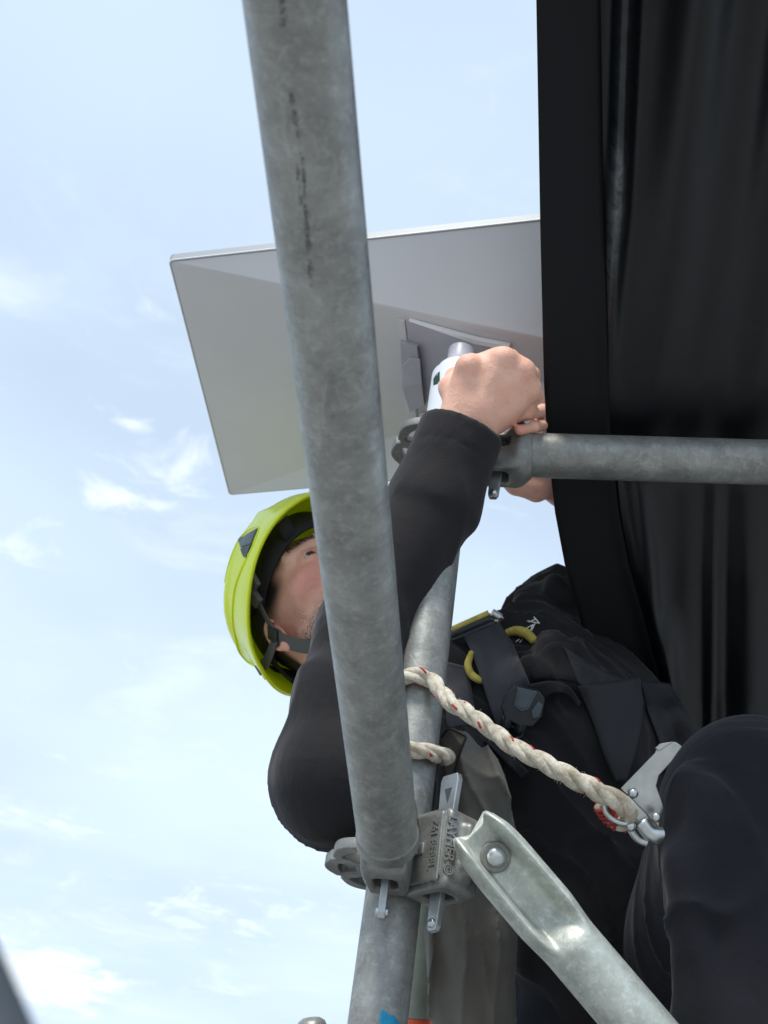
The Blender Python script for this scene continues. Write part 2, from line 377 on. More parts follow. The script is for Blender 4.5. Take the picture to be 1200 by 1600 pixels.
# ------------------------------------------------------------------ scaffold tubes
R = .02415
def std_z(y): return 1/(.9615-.0002994*(1390-y))
def std_pt(y): return P(616+(682-616)/530*(1390-y), y, std_z(y))
SA, SB = std_pt(1390), std_pt(706)
SD = nrm(SB-SA)
print('standard tilt', np.degrees(np.arccos(SD[2])), 'rosette gap', np.linalg.norm(SB-SA))
ros_lo = std_pt(1356); ros_hi = std_pt(706)
st = thing('scaffold_standard', 'upright galvanised scaffold tube carrying both rosettes, with the rope wrapped round it', 'scaffold tube', SA-SD*.9)
V, Fc, uv = tube_geo(lin(SA-SD*.9, ros_hi+SD*.10, 30), R, 40)
mesh('tube', V, Fc, M_GALV, st, angle=50, uv=uv)
# torn blue sticker low on the tube
def patch_on_tube(a, d, c_ang, pts, rad, name, m, par):
    # pts: (angle offset, along) outline on a tube surface
    e1 = nrm(c_ang-d*np.dot(c_ang, d)); e2 = np.cross(d, e1); Vv = []
    for th, s in pts:
        for r_ in (rad,): Vv.append(a+d*s+(e1*math.cos(th)+e2*math.sin(th))*r_)
    n = len(pts); V2 = Vv+[a+(v-a) - nrm((v-a)-d*np.dot(v-a, d))*.0004 for v in Vv]
    return mesh(name, V2, [tuple(range(n)), tuple(range(2*n-1, n-1, -1))]+[(i, i+n, (i+1) % n+n, (i+1) % n) for i in range(n)], m, par)
cst = std_pt(1600); tocam = nrm(CAM-cst)
e1_ = nrm(tocam-SD*np.dot(tocam, SD)); e2_ = np.cross(SD, e1_); sgn_ = 1 if np.dot(e2_, D2W([1, 0, 0])) > 0 else -1
tps = np.linspace(.05, .95, 12); top_ = -.0025+np.interp(tps, [.05, .12, .35, .5, .75, .95], [.0075, .0080, .0050, .0058, .0010, -.0050]); V = []
for rr_ in (R+.0009, R+.0004):
    for t, q in zip(tps, top_):
        for z_ in (-.02, q): V.append(cst+SD*z_+(e1_*math.cos(t)+sgn_*e2_*math.sin(t))*rr_)
Fc = [(2*i, 2*i+2, 2*i+3, 2*i+1) for i in range(11)]+[(24+2*i, 24+2*i+1, 24+2*i+3, 24+2*i+2) for i in range(11)]+[(2*i+1, 2*i+3, 24+2*i+3, 24+2*i+1) for i in range(11)]
mesh('sticker', V, Fc, M_BLUE, st)

def rosette(center, name_label, align):
    """octagonal flower plate with four large and four small openings"""
    cu = bpy.data.curves.new('rosette', 'CURVE'); cu.dimensions = '2D'; cu.fill_mode = 'BOTH'; cu.extrude = .0038; cu.bevel_depth = .0012; cu.bevel_resolution = 2
    def spl(pts):
        s = cu.splines.new('POLY'); s.points.add(len(pts)-1); s.use_cyclic_u = True
        for q, (x, y) in zip(s.points, pts): q.co = (x, y, 0, 1)
    n = 160; out = []
    for i in range(n):
        a = 2*math.pi*i/n; r_ = .0595+.0025*math.cos(8*a) + (-.0035 if abs(((a+math.pi/8) % (math.pi/4))-math.pi/8) > .33 else 0)
        out.append((r_*math.cos(a), r_*math.sin(a)))
    spl(out); spl([(.0255*math.cos(a), .0255*math.sin(a)) for a in np.linspace(0, 2*math.pi, 48, endpoint=False)])
    for k in range(8):
        a0 = k*math.pi/4; big = k % 2
        wi, wo = (.20, .26) if not big else (.27, .30)
        ri, ro = (.034, .052) if not big else (.031, .053)
        pts = [(ri, -wi), (ri, 0), (ri, wi), (ri+.003, wi+.04), (ro-.003, wo+.0), (ro, wo-.05), (ro, 0), (ro, -wo+.05), (ro-.003, -wo), (ri+.003, -wi-.04)]
        spl([(r_*math.cos(a0+t), r_*math.sin(a0+t)) for r_, t in pts])
    co = bpy.data.objects.new('tmp', cu); sc.collection.objects.link(co); bpy.context.view_layer.update()
    me = bpy.data.meshes.new_from_object(co.evaluated_get(bpy.context.evaluated_depsgraph_get()))
    bpy.data.objects.remove(co)
    e1 = nrm(align-SD*np.dot(align, SD)); e2 = np.cross(SD, e1)
    v = A([tuple(q.co) for q in me.vertices]); base = root_loc(st)
    vw = v[:, :1]*e1+v[:, 1:2]*e2+v[:, 2:3]*SD+center-base
    me.vertices.foreach_set('co', vw.astype(np.float32).ravel()); me.update(); me.name = 'rosette'
    o = finish('rosette', me, None, M_GALVD, st, angle=40); o['label'] = name_label
    # weld bead
    th = np.linspace(0, 2*np.pi, 90); rr = R+.0015+.0006*np.sin(th*31)
    for s in (1,):
        V, Fc, uv = tube_geo([center+SD*s*.0055+(e1*math.cos(t)+e2*math.sin(t))*r_ for t, r_ in zip(th, rr)], .0028, 8, False)
        mesh('weld', V, Fc, M_GALVD, o)
L1a = P(606, 1312, 1/(1.015+.771*28/1340)); L1b = P(446, -130, 1/(1.015+.771*1470/1340))
L1d = nrm(L1b-L1a); er1 = nrm(L1d-SD*np.dot(L1d, SD)); et1 = np.cross(SD, er1)
er2 = nrm(er1*math.cos(math.radians(50))-et1*math.sin(math.radians(50)))
if np.dot(er2, D2W([1, 0, 0])) < 0: er2 = nrm(er1*math.cos(math.radians(50))+et1*math.sin(math.radians(50)))
rosette(ros_lo, 'lower rosette, with two wedge heads', er1)
L2a = P(815, 711, 1.305); L2b = P(1420, 729, 1.285); L2d = nrm(L2b-L2a)
er3 = nrm((L2a-ros_hi)-SD*np.dot(L2a-ros_hi, SD))
rosette(ros_hi, 'upper rosette, half hidden by the sleeve', er3)

def wedge_head(center, er, tube_pt, tube_d, parent, brace=False):
    et = np.cross(SD, er); ax = A([er, et, SD])
    def fn(p):
        q = (p-center)@ax.T
        # body narrows towards the standard and towards top and bottom
        wd = .0205-.10*np.clip(.055-q[:, 0], 0, .03)-.12*np.clip(np.abs(q[:, 2])-.022, 0, .05)
        d = rbox(p, center+er*.054, ax, (.026, .021, .035), .006)
        d = smax(d, np.abs(q[:, 1])-wd, .004)
        d = smax(d, (q[:, 0]*.55+np.abs(q[:, 2])*.84)-.071, .005)
        if not brace: d = smin(d, cyl(p, tube_pt-tube_d*.004, tube_pt+tube_d*.010, R+.0012, .003), .020)
        else:
            lug = center+er*.080
            d = smin(d, rbox(p, lug, ax, (.010, .006, .022), .004), .010)
        d = smax(d, -rbox(p, center+er*.040, ax, (.028, .05, .0062), .001), .001)          # mouth for the rosette
        d = smax(d, -(np.linalg.norm((p-center)-((p-center)@SD)[:, None]*SD, axis=1)-R-.0012), .001)
        d = smax(d, -rbox(p, center+er*.0545-SD*.012, ax, (.0125, .0098, .06), .006), .003)   # wedge slot
        if brace: d = smin(d, np.maximum(rbox(p, center+er*.054, ax, (.02, .0222, .030), .002), np.abs(np.abs(q[:, 1])-.0213)-.0009)+0*d, .0008)*1+0
        return d
    lo, hi = bounds([center+er*a+et*b+SD*c for a in (.02, .105) for b in (-.032, .032) for c in (-.045, .045)] + ([] if brace else [tube_pt+tube_d*.02]), .012 if not brace else .004)
    v, f = sdf_mesh(fn, lo, hi, .0011)
    o = mesh('wedge_head', v, f, M_GALVD, parent)
    # wedge: flat tapered steel through the slot
    tilt = nrm(SD+er*.03); c0 = center+er*.0545
    def wpl(s, wdt): return c0+tilt*s-er*wdt, c0+tilt*s+er*wdt
    prof = [(-.062, .0035), (-.058, .0055), (-.03, .0065), (.03, .0085), (.068, .0105), (.073, .0085)]
    Lp = [wpl(s, a)[0] for s, a in prof]; Rp = [wpl(s, a)[1] for s, a in prof]
    poly = A(Lp+Rp[::-1])+et*.003
    if np.dot(np.cross(poly[1]-poly[0], poly[-1]-poly[0]), et) < 0: pass
    V, Fc = prism_geo(poly, et, .006)
    wo = mesh('wedge', V, Fc, M_WEDGE, parent, smooth=False, bevel=.0008)
    rv, rf, _ = tube_geo([c0-tilt*.056+et*.0028*s for s in (-1.9, -1.5, 1.5, 1.9)], [.0026, .0038, .0038, .0026], 16)
    mesh('rivet', rv, rf, M_ZINC, wo)
    # arrow-shaped opening near the wedge top: a dark recess on each side
    for s in (1, -1):
        tri = [c0+tilt*.060-er*.0045+et*s*.0032, c0+tilt*.060+er*.0045+et*s*.0032, c0+tilt*.046+er*.001+et*s*.0032]
        V, Fc = prism_geo(tri if s > 0 else tri[::-1], et*s, .0008)
        mesh('wedge_hole', V, Fc, M_DARKR, wo, smooth=False)
    return o, ax, v, f

led1 = thing('scaffold_ledger', 'thick galvanised tube nearest the camera, slanting from the top down to the lower rosette', 'scaffold tube', L1a)
V, Fc, uv = tube_geo(lin(L1a, L1a+L1d*1.9, 160), R, 56)
# where the dark scratches sit on this tube
T1, Na1, Nb1 = frames(lin(L1a, L1b, 60))
def on_tube(px, py):
    d = nrm(P(px, py, 1)-CAM); a = L1a; n = L1d
    oc = CAM-a; dd = d-n*np.dot(d, n); oo = oc-n*np.dot(oc, n)
    A_, B_, C_ = dd@dd, 2*dd@oo, oo@oo-R*R; D_ = B_*B_-4*A_*C_
    t = (-B_-math.sqrt(max(D_, 0)))/(2*A_); h = CAM+d*t-a
    return h@Na1[0]/R, h@Nb1[0]/R, h@n
scr = []
for a, b, wd in [((455, 145), (471, 240), .05), ((471, 235), (487, 450), .055), ((441, -10), (443, 42), .07), ((463, 255), (470, 320), .04), ((643, 1165), (634, 1192), .03), ((457, 84), (494, 80), .02)]:
    x0 = on_tube(*a); x1 = on_tube(*b)
    if x0[2] > x1[2]: x0, x1 = x1, x0
    scr.append((*x0, *x1, wd))
M_GALVS = galv(scratch=scr); M_GALVS.name = 'scratched_galvanised_steel'
mesh('tube', V, Fc, M_GALVS, led1, angle=50, uv=uv)
wedge_head(ros_lo, er1, L1a, L1d, led1)
led2 = thing('scaffold_ledger', 'short dull grey tube running right from the hands across the black tarpaulin', 'scaffold tube', L2a)
V, Fc, uv = tube_geo(lin(L2a, L2a+L2d*1.7, 90), R, 40); mesh('tube', V, Fc, M_GALV, led2, angle=50, uv=uv)
wedge_head(ros_hi, er3, L2a+L2d*.0, L2d, led2)

# brace with pressed U-shaped end
Ba = P(748, 1307, .985); Bb = P(1180, 1815, .93); Bd = nrm(Bb-Ba); Bb = Ba+Bd*.85
bn = nrm(CAM-Ba); bn = nrm(bn-Bd*np.dot(bn, Bd)+D2W([.12, .10, 0])); bn = nrm(bn-Bd*np.dot(bn, Bd)); bs = np.cross(Bd, bn)
br = thing('scaffold_brace', 'pale galvanised diagonal tube with pressed U end, bolted beside the lower rosette', 'scaffold brace', Ba)
S = 72; rings = []; ss = np.concatenate([np.linspace(-.012, .012, 14), np.linspace(.016, .14, 44), np.linspace(.16, np.linalg.norm(Bb-Ba), 12)])
def sstep(a, b, x): t = np.clip((x-a)/(b-a), 0, 1); return t*t*(3-2*t)
for s in ss:
    k = 1-sstep(.075, .112, s); th = np.linspace(0, 2*np.pi, S, endpoint=False)
    X = np.cos(th)*R; Y = np.sin(th)*R
    wdt = 1+.10*k*sstep(-.012, .03, s); X = X*wdt; Yd = Y.copy()
    # pressed: back flattened, front pushed in as a channel between two rounded lips
    chan = sstep(.74, .40, np.abs(X)/(R*wdt))
    front = Y > 0
    Yp = np.where(front, np.minimum(Y, .0165)*1.0 + .002, np.maximum(Y, -.007))
    bottom = -.0045
    Yp = np.where(front, Yp*(1-chan)+bottom*chan, Yp-.001)
    Y = Yd*(1-k)+Yp*k
    endr = sstep(-.0125, .006, s)**.5 if s < .006 else 1.0
    kx = .88+.12*endr; sx = .007*chan*k*(1-sstep(-.012, .028, s)) + .006*(1-sstep(-.012, .02, s))*sstep(.72, 1.0, np.abs(X)/(R*wdt))**2; Y = Y*(.25+.75*endr) if s < .006 else Y
    rings.append(Ba+Bd*s+Bd*(np.zeros(S)+sx)[:, None]+bs*(X*kx)[:, None]+bn*Y[:, None])
V = np.concatenate(rings); n = len(ss)
Fc = [(i*S+j, i*S+(j+1) % S, (i+1)*S+(j+1) % S, (i+1)*S+j) for i in range(n-1) for j in range(S)]+[tuple(range(S))[::-1], tuple((n-1)*S+j for j in range(S))]
bo = mesh('tube', V, Fc, M_GALVB, br)
if True:
    bm = bmesh.new(); bm.from_mesh(bo.data); bmesh.ops.recalc_face_normals(bm, faces=bm.faces); bm.to_mesh(bo.data); bm.free()
pc = Ba+Bd*.021-bn*.0045
v, f, _ = tube_geo([pc+bn*s for s in (0, .0035, .0045, .0046)], [.0125, .0125, .0115, .010], 32); rw = mesh('bolt', v, f, M_GALVD, br, angle=40)
v, f, _ = tube_geo([pc+bn*s for s in (.0046, .0075, .0100, .0110)], [.0082, .0078, .0055, .001], 28); mesh('bolt_head', v, f, M_ZINC, rw)
hd, hax, hv, hf = wedge_head(ros_lo, er2, None, None, br, brace=True)
# raised casting marks: read downwards along the head
bvh_h = BVHTree.FromPolygons([tuple(x) for x in hv], [tuple(int(i) for i in q) for q in hf])
def text_geo(txt, size, depth, spacing=1.0, font_w=0):
    cu = bpy.data.curves.new('t', 'FONT'); cu.body = txt; cu.size = size; cu.extrude = depth; cu.align_x = 'CENTER'; cu.align_y = 'CENTER'; cu.offset = font_w; cu.space_character = spacing; cu.resolution_u = 3
    o = bpy.data.objects.new('t', cu); sc.collection.objects.link(o); bpy.context.view_layer.update()
    me = bpy.data.meshes.new_from_object(o.evaluated_get(bpy.context.evaluated_depsgraph_get())); bpy.data.objects.remove(o)
    return A([tuple(v.co) for v in me.vertices]), [tuple(p.vertices) for p in me.polygons]
def put_text(txt, size, depth, px, py, xdir, bvh, m, par, name, spacing=1.0, fw=0, lift=0, nfix=None):
    d = nrm(P(px, py, 1)-CAM); h = bvh.ray_cast(Vector(CAM), Vector(d))
    if h[0] is None: print('text miss', txt); return
    nn = A(h[1]) if nfix is None else nfix; nn = nn if np.dot(nn, d) < 0 else -nn
    x = nrm(xdir-nn*np.dot(xdir, nn)); y = np.cross(nn, x)
    v, f = text_geo(txt, size, depth, spacing, fw)
    W_ = A(h[0])+nn*lift+v[:, :1]*x+v[:, 1:2]*y+v[:, 2:3]*nn
    return mesh(name, W_, f, m, par, smooth=False)
put_text('Z61 BEBBL', .0104, .0011, 677, 1318, -SD, bvh_h, M_GALVD, hd, 'casting_marks', .9, .0002)
put_text('LAYHER \u00a9', .0112, .0011, 703, 1320, -SD, bvh_h, M_GALVD, hd, 'casting_marks', .95, .0002)

# pole behind, blurred rail near, capped tube bottom left
fp = thing('scaffold_pole', 'pale green pole with orange painted band, right of the upright below the rosette', 'pole', P(652, 1700, 1.46))
a0 = P(668, 1330, 1.52); a1 = P(651, 1588, 1.475); a2 = P(640, 1760, 1.45)
V, Fc, uv = tube_geo(lin(a0, a1, 10), .021, 32); mesh('pole', V, Fc, M_GREENP, fp, angle=50, uv=uv)
V, Fc, uv = tube_geo(lin(a1, a2, 10), .0213, 32); mesh('painted_band', V, Fc, M_ORANGE, fp, angle=50, uv=uv)
nr = thing('guard_rail', 'dark out of focus rail cutting the bottom left corner', 'rail', P(-30, 1700, .2))
V, Fc, uv = tube_geo(lin(P(-135, 1400, .215), P(12, 1760, .19), 12), .0095, 28); mesh('tube', V, Fc, M_DARKR, nr, uv=uv)
cp = thing('scaffold_pin', 'rounded grey steel pin top just showing at the bottom edge, left of the upright', 'scaffold pin', P(492, 1800, .95))
cpt = P(488, 1614, .95); dn = nrm(P(500, 1800, .93)-cpt)
V, Fc, uv = tube_geo([cpt-dn*.0115, cpt-dn*.0108, cpt-dn*.0085, cpt-dn*.004, cpt, cpt+dn*.1], [.002, .007, .0105, .0122, .0125, .0125], 28); mesh('pin', V, Fc, M_GALV, cp, uv=uv)

# ------------------------------------------------------------------ flat antenna on the mast top
def ray_plane(px, py, o, n): d = P(px, py, 1)-CAM; t = np.dot(o-CAM, n)/np.dot(d, n); return CAM+d*t
TL = P(263, 407, 1.45); BL0 = P(358, 774, 1.82); TR0 = P(845, 343, 1.40)
e1 = nrm(TR0-TL); e2 = BL0-TL; HGT = np.linalg.norm(e2); e2 = nrm(e2); e3 = nrm(np.cross(e2, e1))
if e3[2] < 0: e3 = -e3
WID = .66; print('dish', HGT, 'normal', e3)
dish = thing('flat_antenna', 'grey white flat satellite antenna seen from below, above the helmet and hands', 'antenna', TL+e1*WID/2+e2*HGT/2)
def q3(u, v, z): return TL+e1*u+e2*v+e3*z
def rrect(u0, u1, v0, v1, r, z, n=6):
    out = []
    for cu_, cv_, a0 in ((u0+r, v0+r, math.pi), (u1-r, v0+r, 1.5*math.pi), (u1-r, v1-r, 0), (u0+r, v1-r, .5*math.pi)):
        for i in range(n): a = a0+(math.pi/2)*i/(n-1); out.append(q3(cu_+r*math.cos(a), cv_+r*math.sin(a), z))
    return out
DEP = -.115
def uvp(px, py, z=DEP):
    h = ray_plane(px, py, TL+e3*z, e3)-TL; return h@e1, h@e2
iu0, iv0 = uvp(866, 566); print('inner corner', iu0, iv0, 'plate', uvp(632, 500), uvp(645, 665), uvp(845, 650))
iv1 = max(uvp(866, 628)[1], iv0+.05); iu1 = WID-iu0 if WID-iu0 > iu0+.02 else iu0+.05
rings = [rrect(.002, WID-.002, .002, HGT-.002, .005, .0125), rrect(0, WID, 0, HGT, .006, .0105), rrect(0, WID, 0, HGT, .006, .0015), rrect(.002, WID-.002, .002, HGT-.002, .005, 0)]
rings2 = [rrect(.0025, WID-.0025, .0025, HGT-.0025, .005, -.0002), rrect(iu0, iu1, iv0, iv1, .006, DEP)]
def loft(rs, caps=(True, True)):
    n = len(rs[0]); V = A([p for r_ in rs for p in r_]); Fc = [(i*n+j, i*n+(j+1) % n, (i+1)*n+(j+1) % n, (i+1)*n+j) for i in range(len(rs)-1) for j in range(n)]
    if caps[0]: Fc.append(tuple(range(n))[::-1])
    if caps[1]: Fc.append(tuple((len(rs)-1)*n+j for j in range(n)))
    return V, Fc
V, Fc = loft(rings[:1]+[rrect(.0022, WID-.0022, .0022, HGT-.0022, .005, .009)]); mesh('front_face', V, Fc, M_WHITE, dish, angle=25)
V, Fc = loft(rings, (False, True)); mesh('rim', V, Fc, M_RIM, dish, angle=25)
V, Fc, _ = tube_geo([A(q) for q in rrect(.0004, WID-.0004, .0004, HGT-.0004, .0060, .0008, 8)+[rrect(.0004, WID-.0004, .0004, HGT-.0004, .0060, .0008, 8)[0]]], .0009, 8, False); mesh('edge_bead', V, Fc, M_WHITE2, dish)
V, Fc = loft(rings2); mesh('back_shell', V, Fc, M_WHITE, dish, angle=12)
# recess tray lying on the left slope: edge mouldings, panel, latch
def slope(px, py, lift=.0):      # point of the left slope facet under a photo pixel
    p0 = q3(0, 0, 0); p1 = q3(0, HGT, 0); p2 = q3(iu0, (iv0+iv1)/2, DEP); n = nrm(np.cross(p1-p0, p2-p0))
    n = n if n[2] < 0 else -n
    return ray_plane(px, py, p0+n*lift, n), n
def slab(pix, lift, th, name, m, par=dish, bev=.0006):
    ps = [slope(x, y, lift) for x, y in pix]; n = ps[0][1]; V, Fc = prism_geo([p for p, _ in ps], n, th)
    bm_o = mesh(name, V, Fc, m, par, smooth=False, bevel=bev)
    bm = bmesh.new(); bm.from_mesh(bm_o.data); bmesh.ops.recalc_face_normals(bm, faces=bm.faces); bm.to_mesh(bm_o.data); bm.free(); return bm_o
slab([(621, 499), (632, 502), (654, 676), (640, 672)], .0030, .004, 'moulding', M_WHITE)
slab([(634, 502), (790, 546), (793, 552), (650, 620), (654, 662), (648, 668)], .0016, .003, 'tray', M_LAV)
slab([(638, 502), (745, 531), (796, 541), (797, 549), (742, 538)], .0065, .006, 'tray_lip', M_WHITE2)
slab([(625, 534), (652, 543), (665, 632), (640, 645), (628, 606)], .0075, .006, 'latch', M_LAV)
slab([(629, 572), (641, 560), (656, 562), (659, 600), (631, 606)], .0105, .003, 'latch_face', M_LAV)
slab([(652, 543), (655, 543), (665, 628), (663, 634)], .0090, .0015, 'latch_gap', M_DARKR, bev=None)
slab([(655, 648), (685, 640), (690, 665), (655, 668)], .005, .003, 'cable_cover', M_WHITE)
# mast adapter standing on the tube top, up to the dish
ad = thing('mast_adapter', 'pale cylindrical mount with a dark green label, between the hand and the antenna', 'antenna mount', ros_hi+SD*.05)
tp = P(716, 585, 1.40)
dd_ = SD; ab = ros_hi+SD*.03
along = lambda s: ab+dd_*s
hp = 0
for s in np.linspace(.02, .25, 200):
    if np.dot(along(s)-(TL+e3*DEP), e3) > -.001: hp = s; break
hp_dish = hp; hp = .090
print('adapter height', hp)
V, Fc, uv = tube_geo([along(0), along(.002), along(hp-.012), along(hp-.010), along(hp-.001)], [.028, .0298, .0298, .026, .024], 48)
ado = mesh('sleeve', V, Fc, M_WHITE3, ad, angle=35, uv=uv)
V, Fc, uv = tube_geo([along(hp-.004), along(hp+.004), along(hp+.012), along(max(hp_dish, hp+.02))], [.020, .0205, .015, .015], 32); mesh('neck', V, Fc, M_LAV, ad, angle=35, uv=uv)
lc = along(0); 
def adapter_hit(px, py, rad=.0298):
    d = nrm(P(px, py, 1)-CAM); oc = CAM-ab; dd = d-SD*np.dot(d, SD); oo = oc-SD*np.dot(oc, SD)
    A_, B_, C_ = dd@dd, 2*dd@oo, oo@oo-rad*rad; D_ = max(B_*B_-4*A_*C_, 0); t = (-B_-math.sqrt(D_))/(2*A_); return CAM+d*t
lp = [adapter_hit(x, y, .0302) for x, y in ((677, 602), (677, 592), (681, 585), (687, 580), (687, 594), (683, 600))]
V, Fc = prism_geo(lp, nrm(CAM-lp[0]), .0008); mesh('label_sticker', V, Fc, M_LABEL, ad, smooth=False)

# ------------------------------------------------------------------ black tarpaulin
def tarp():
    tp_ = thing('tarpaulin', 'black tarpaulin hanging in loose folds down the right side behind the short tube', 'tarpaulin', P(1100, 1250, 1.5))
    ys = np.linspace(-420, 1330, 180)
    edge = lambda y: np.interp(y, [-420, 0, 345, 600, 690, 800, 885, 950, 1330], [830, 838, 844, 850, 855, 867, 883, 902, 1000])
    def dep(y, x):
        return np.interp(y, [-420, 0, 680, 800, 900, 1100, 1330], [1.02, 1.16, 1.352, 1.385, 1.41, 1.47, 1.50])
    def crest(x, y, line, wd, h):
        cx = np.interp(y, [l[1] for l in line], [l[0] for l in line]); return h*np.exp(-((x-cx)/wd)**2)
    def off(x, y):
        fade = np.interp(y, [-420, 200, 600, 690, 760, 1330], [1.25, 1.0, .45, .22, .5, 1.0])
        z = 0
        z += crest(x, y, [(985, -400), (978, 0), (966, 330), (935, 690), (935, 1330)], 15, .020)
        z += crest(x, y, [(1130, -400), (1105, 0), (1060, 400), (1010, 690), (1005, 900), (1040, 1330)], 50, .030)
        z += crest(x, y, [(1250, -400), (1195, 0), (1140, 400), (1085, 690), (1075, 1330)], 34, .018)
        z += crest(x, y, [(1330, -400), (1290, 0), (1220, 400), (1170, 690), (1172, 1330)], 40, .024)
        z += crest(x, y, [(1380, 0), (1290, 690), (1290, 1330)], 34, .02)
        z += crest(x, y, [(1117, 690), (1118, 760), (1115, 880), (1112, 1330)], 13, .014) * sstep(690, 760, y)
        z += crest(x, y, [(998, 690), (1002, 760), (1018, 900), (1040, 1330)], 12, .012) * sstep(690, 760, y)
        z += crest(x, y, [(1040, 900), (1045, 1050), (1060, 1330)], 16, .016) * sstep(940, 1010, y)
        z += .0022*np.sin(x/41.+y/310.)
        return 1.15*z*fade*sstep(edge(y)+85, edge(y)+118, x)
    def grid(u0, u1, n, absx):
        V = []; 
        for y in ys:
            e = edge(y); xs = np.linspace(e+u0, (e+u1) if not absx else 1560, n)
            for x in xs: 
                V.append(P(x, y, dep(y, x)-off(x, y)-(.0025 if not absx else 0)+.0015*math.sin(y/90.)))
        return V, [(i*n+j, i*n+j+1, (i+1)*n+j+1, (i+1)*n+j) for i in range(len(ys)-1) for j in range(n-1)]
    V, Fc = grid(3, 0, 210, True)
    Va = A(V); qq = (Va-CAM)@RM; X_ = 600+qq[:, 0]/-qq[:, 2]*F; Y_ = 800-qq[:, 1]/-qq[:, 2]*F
    cl_ = np.interp(Y_, [-400, 0, 330, 690], [985, 980, 966, 936]); glint_ = np.exp(-((X_-cl_+3)/9.)**2)*(sstep(200, 270, Y_)*sstep(470, 330, Y_)+.22*sstep(640, 420, Y_))  # mask for the painted highlight streak along the first fold crest
    o = mesh('sheet', V, Fc, M_TARP, tp_, col=np.stack([glint_, glint_, glint_, np.ones(len(glint_))], 1))
    s = o.modifiers.new('solid', 'SOLIDIFY'); s.thickness = .0012; s.offset = 0
    V, Fc = grid(0, 100, 12, False); o = mesh('hem', V, Fc, M_HEM, tp_)
    s = o.modifiers.new('solid', 'SOLIDIFY'); s.thickness = .0022; s.offset = 0
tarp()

# ------------------------------------------------------------------ the worker: skeleton
SHR = P(745, 1185, 1.41); ELR = P(541, 1212, 1.125); WRR = P(716, 682, 1.275)
SHL = P(885, 992, 1.56); ELL = P(1100, 900, 1.62); WRL = P(880, 762, 1.425)
NECK = P(705, 1080, 1.44); CHEST = P(880, 1185, 1.43); BELLY = P(935, 1400, 1.36); PELV = P(985, 1620, 1.33)
HIPR = P(900, 1640, 1.34); KNR = C2W(A([.055, -.62, -1.10])); 
KNR = A([HIPR[0]-.07, HIPR[1]-.18, 3.26])
ANR = A([KNR[0]+.05, KNR[1]+.40, 3.24]); 
HIPL = P(1080, 1600, 1.33); KNL = P(1178, 1272, 1.09); ANL = A([KNL[0]+.03, KNL[1]+.02, 3.22])
print('hipR', HIPR, 'knL', KNL, 'knR', KNR)
# head frame
Fx = nrm([.14, .90, .38]); Cx = A([-.60, .30, -.70]); Cx = nrm(Cx-Fx*np.dot(Cx, Fx)); Rx = np.cross(Fx, Cx)
HAX = A([D2W(Rx), D2W(Fx), D2W(Cx)]); ear0 = P(438, 983, 1.50); HC = ear0-HAX[0]*.078
def hw(x, y, z): return HC+HAX[0]*x+HAX[1]*y+HAX[2]*z

def head_sdf(p):
    q = (p-HC)@HAX.T; qs = q.copy(); qs[:, 0] = np.abs(q[:, 0])
    d = ell(qs, (0, -.006, .045), (.076, .089, .085))
    d = smin(d, ell(qs, (0, .040, -.010), (.060, .056, .080)), .03)
    d = smin(d, cap(qs, (.056, .002, -.040), (.012, .078, -.082), .016, .014), .03)
    d = smin(d, ell(qs, (0, .082, -.084), (.020, .017, .016)), .018)
    d = smin(d, ell(qs, (.046, .058, -.008), (.022, .022, .018)), .022)
    d = smin(d, cap(qs, (.048, .072, .040), (.010, .092, .040), .009, .009), .014)
    d = smax(d, -ell(qs, (.033, .101, .016), (.020, .016, .012)), .012)
    d = smin(d, cap(qs, (0, .093, .026), (0, .117, -.016), .0065, .0115), .010)
    d = smin(d, ell(qs, (.012, .104, -.021), (.009, .011, .008)), .005)
    d = smax(d, -ell(qs, (.008, .108, -.029), (.004, .006, .005)), .002)
    d = smin(d, cap(qs, (.022, .086, -.049), (0, .097, -.046), .004, .0065), .005)
    d = smin(d, cap(qs, (.020, .085, -.057), (0, .095, -.058), .004, .0075), .005)
    d = smax(d, -cap(qs, (.023, .092, -.052), (0, .105, -.052), .0018, .0018), .002)
    # eyelids as a hood over the ball, with an almond opening
    lid = np.linalg.norm(qs-A([.032, .0775, .017]), axis=1)-.0150
    d = smin(d, lid, .006)
    d = smax(d, -ell(qs, (.033, .0925, .0160), (.0145, .012, .0036), A([[.98, -.15, -.08], [.15, .98, 0], [.08, 0, .99]])), .002)
    # ears
    t = np.linspace(0, 2*np.pi, 12)
    ec = A([.080, -.008, .002]); 
    ear = np.full(len(p), 1.)
    E = [ec+A([.004+.003*math.cos(a), .0115*math.cos(a)-.004*math.sin(a)*1.2, .021*math.sin(a)]) for a in np.linspace(-1.9, 2.6, 11)]
    E = [A([x[0], -x[1]*1-.016, x[2]]) for x in E]
    for a, b in zip(E[:-1], E[1:]): ear = np.minimum(ear, cap(qs, a, b, .0028))
    ear = smin(ear, ell(qs, (.082, -.010, -.022), (.005, .008, .009)), .005)
    ear = smin(ear, ell(qs, (.078, -.012, .0), (.0060, .014, .022)), .004)
    ear = smax(ear, -ell(qs, (.088, -.005, -.002), (.010, .0075, .010)), .003)
    d = smin(d, ear, .006)
    return d
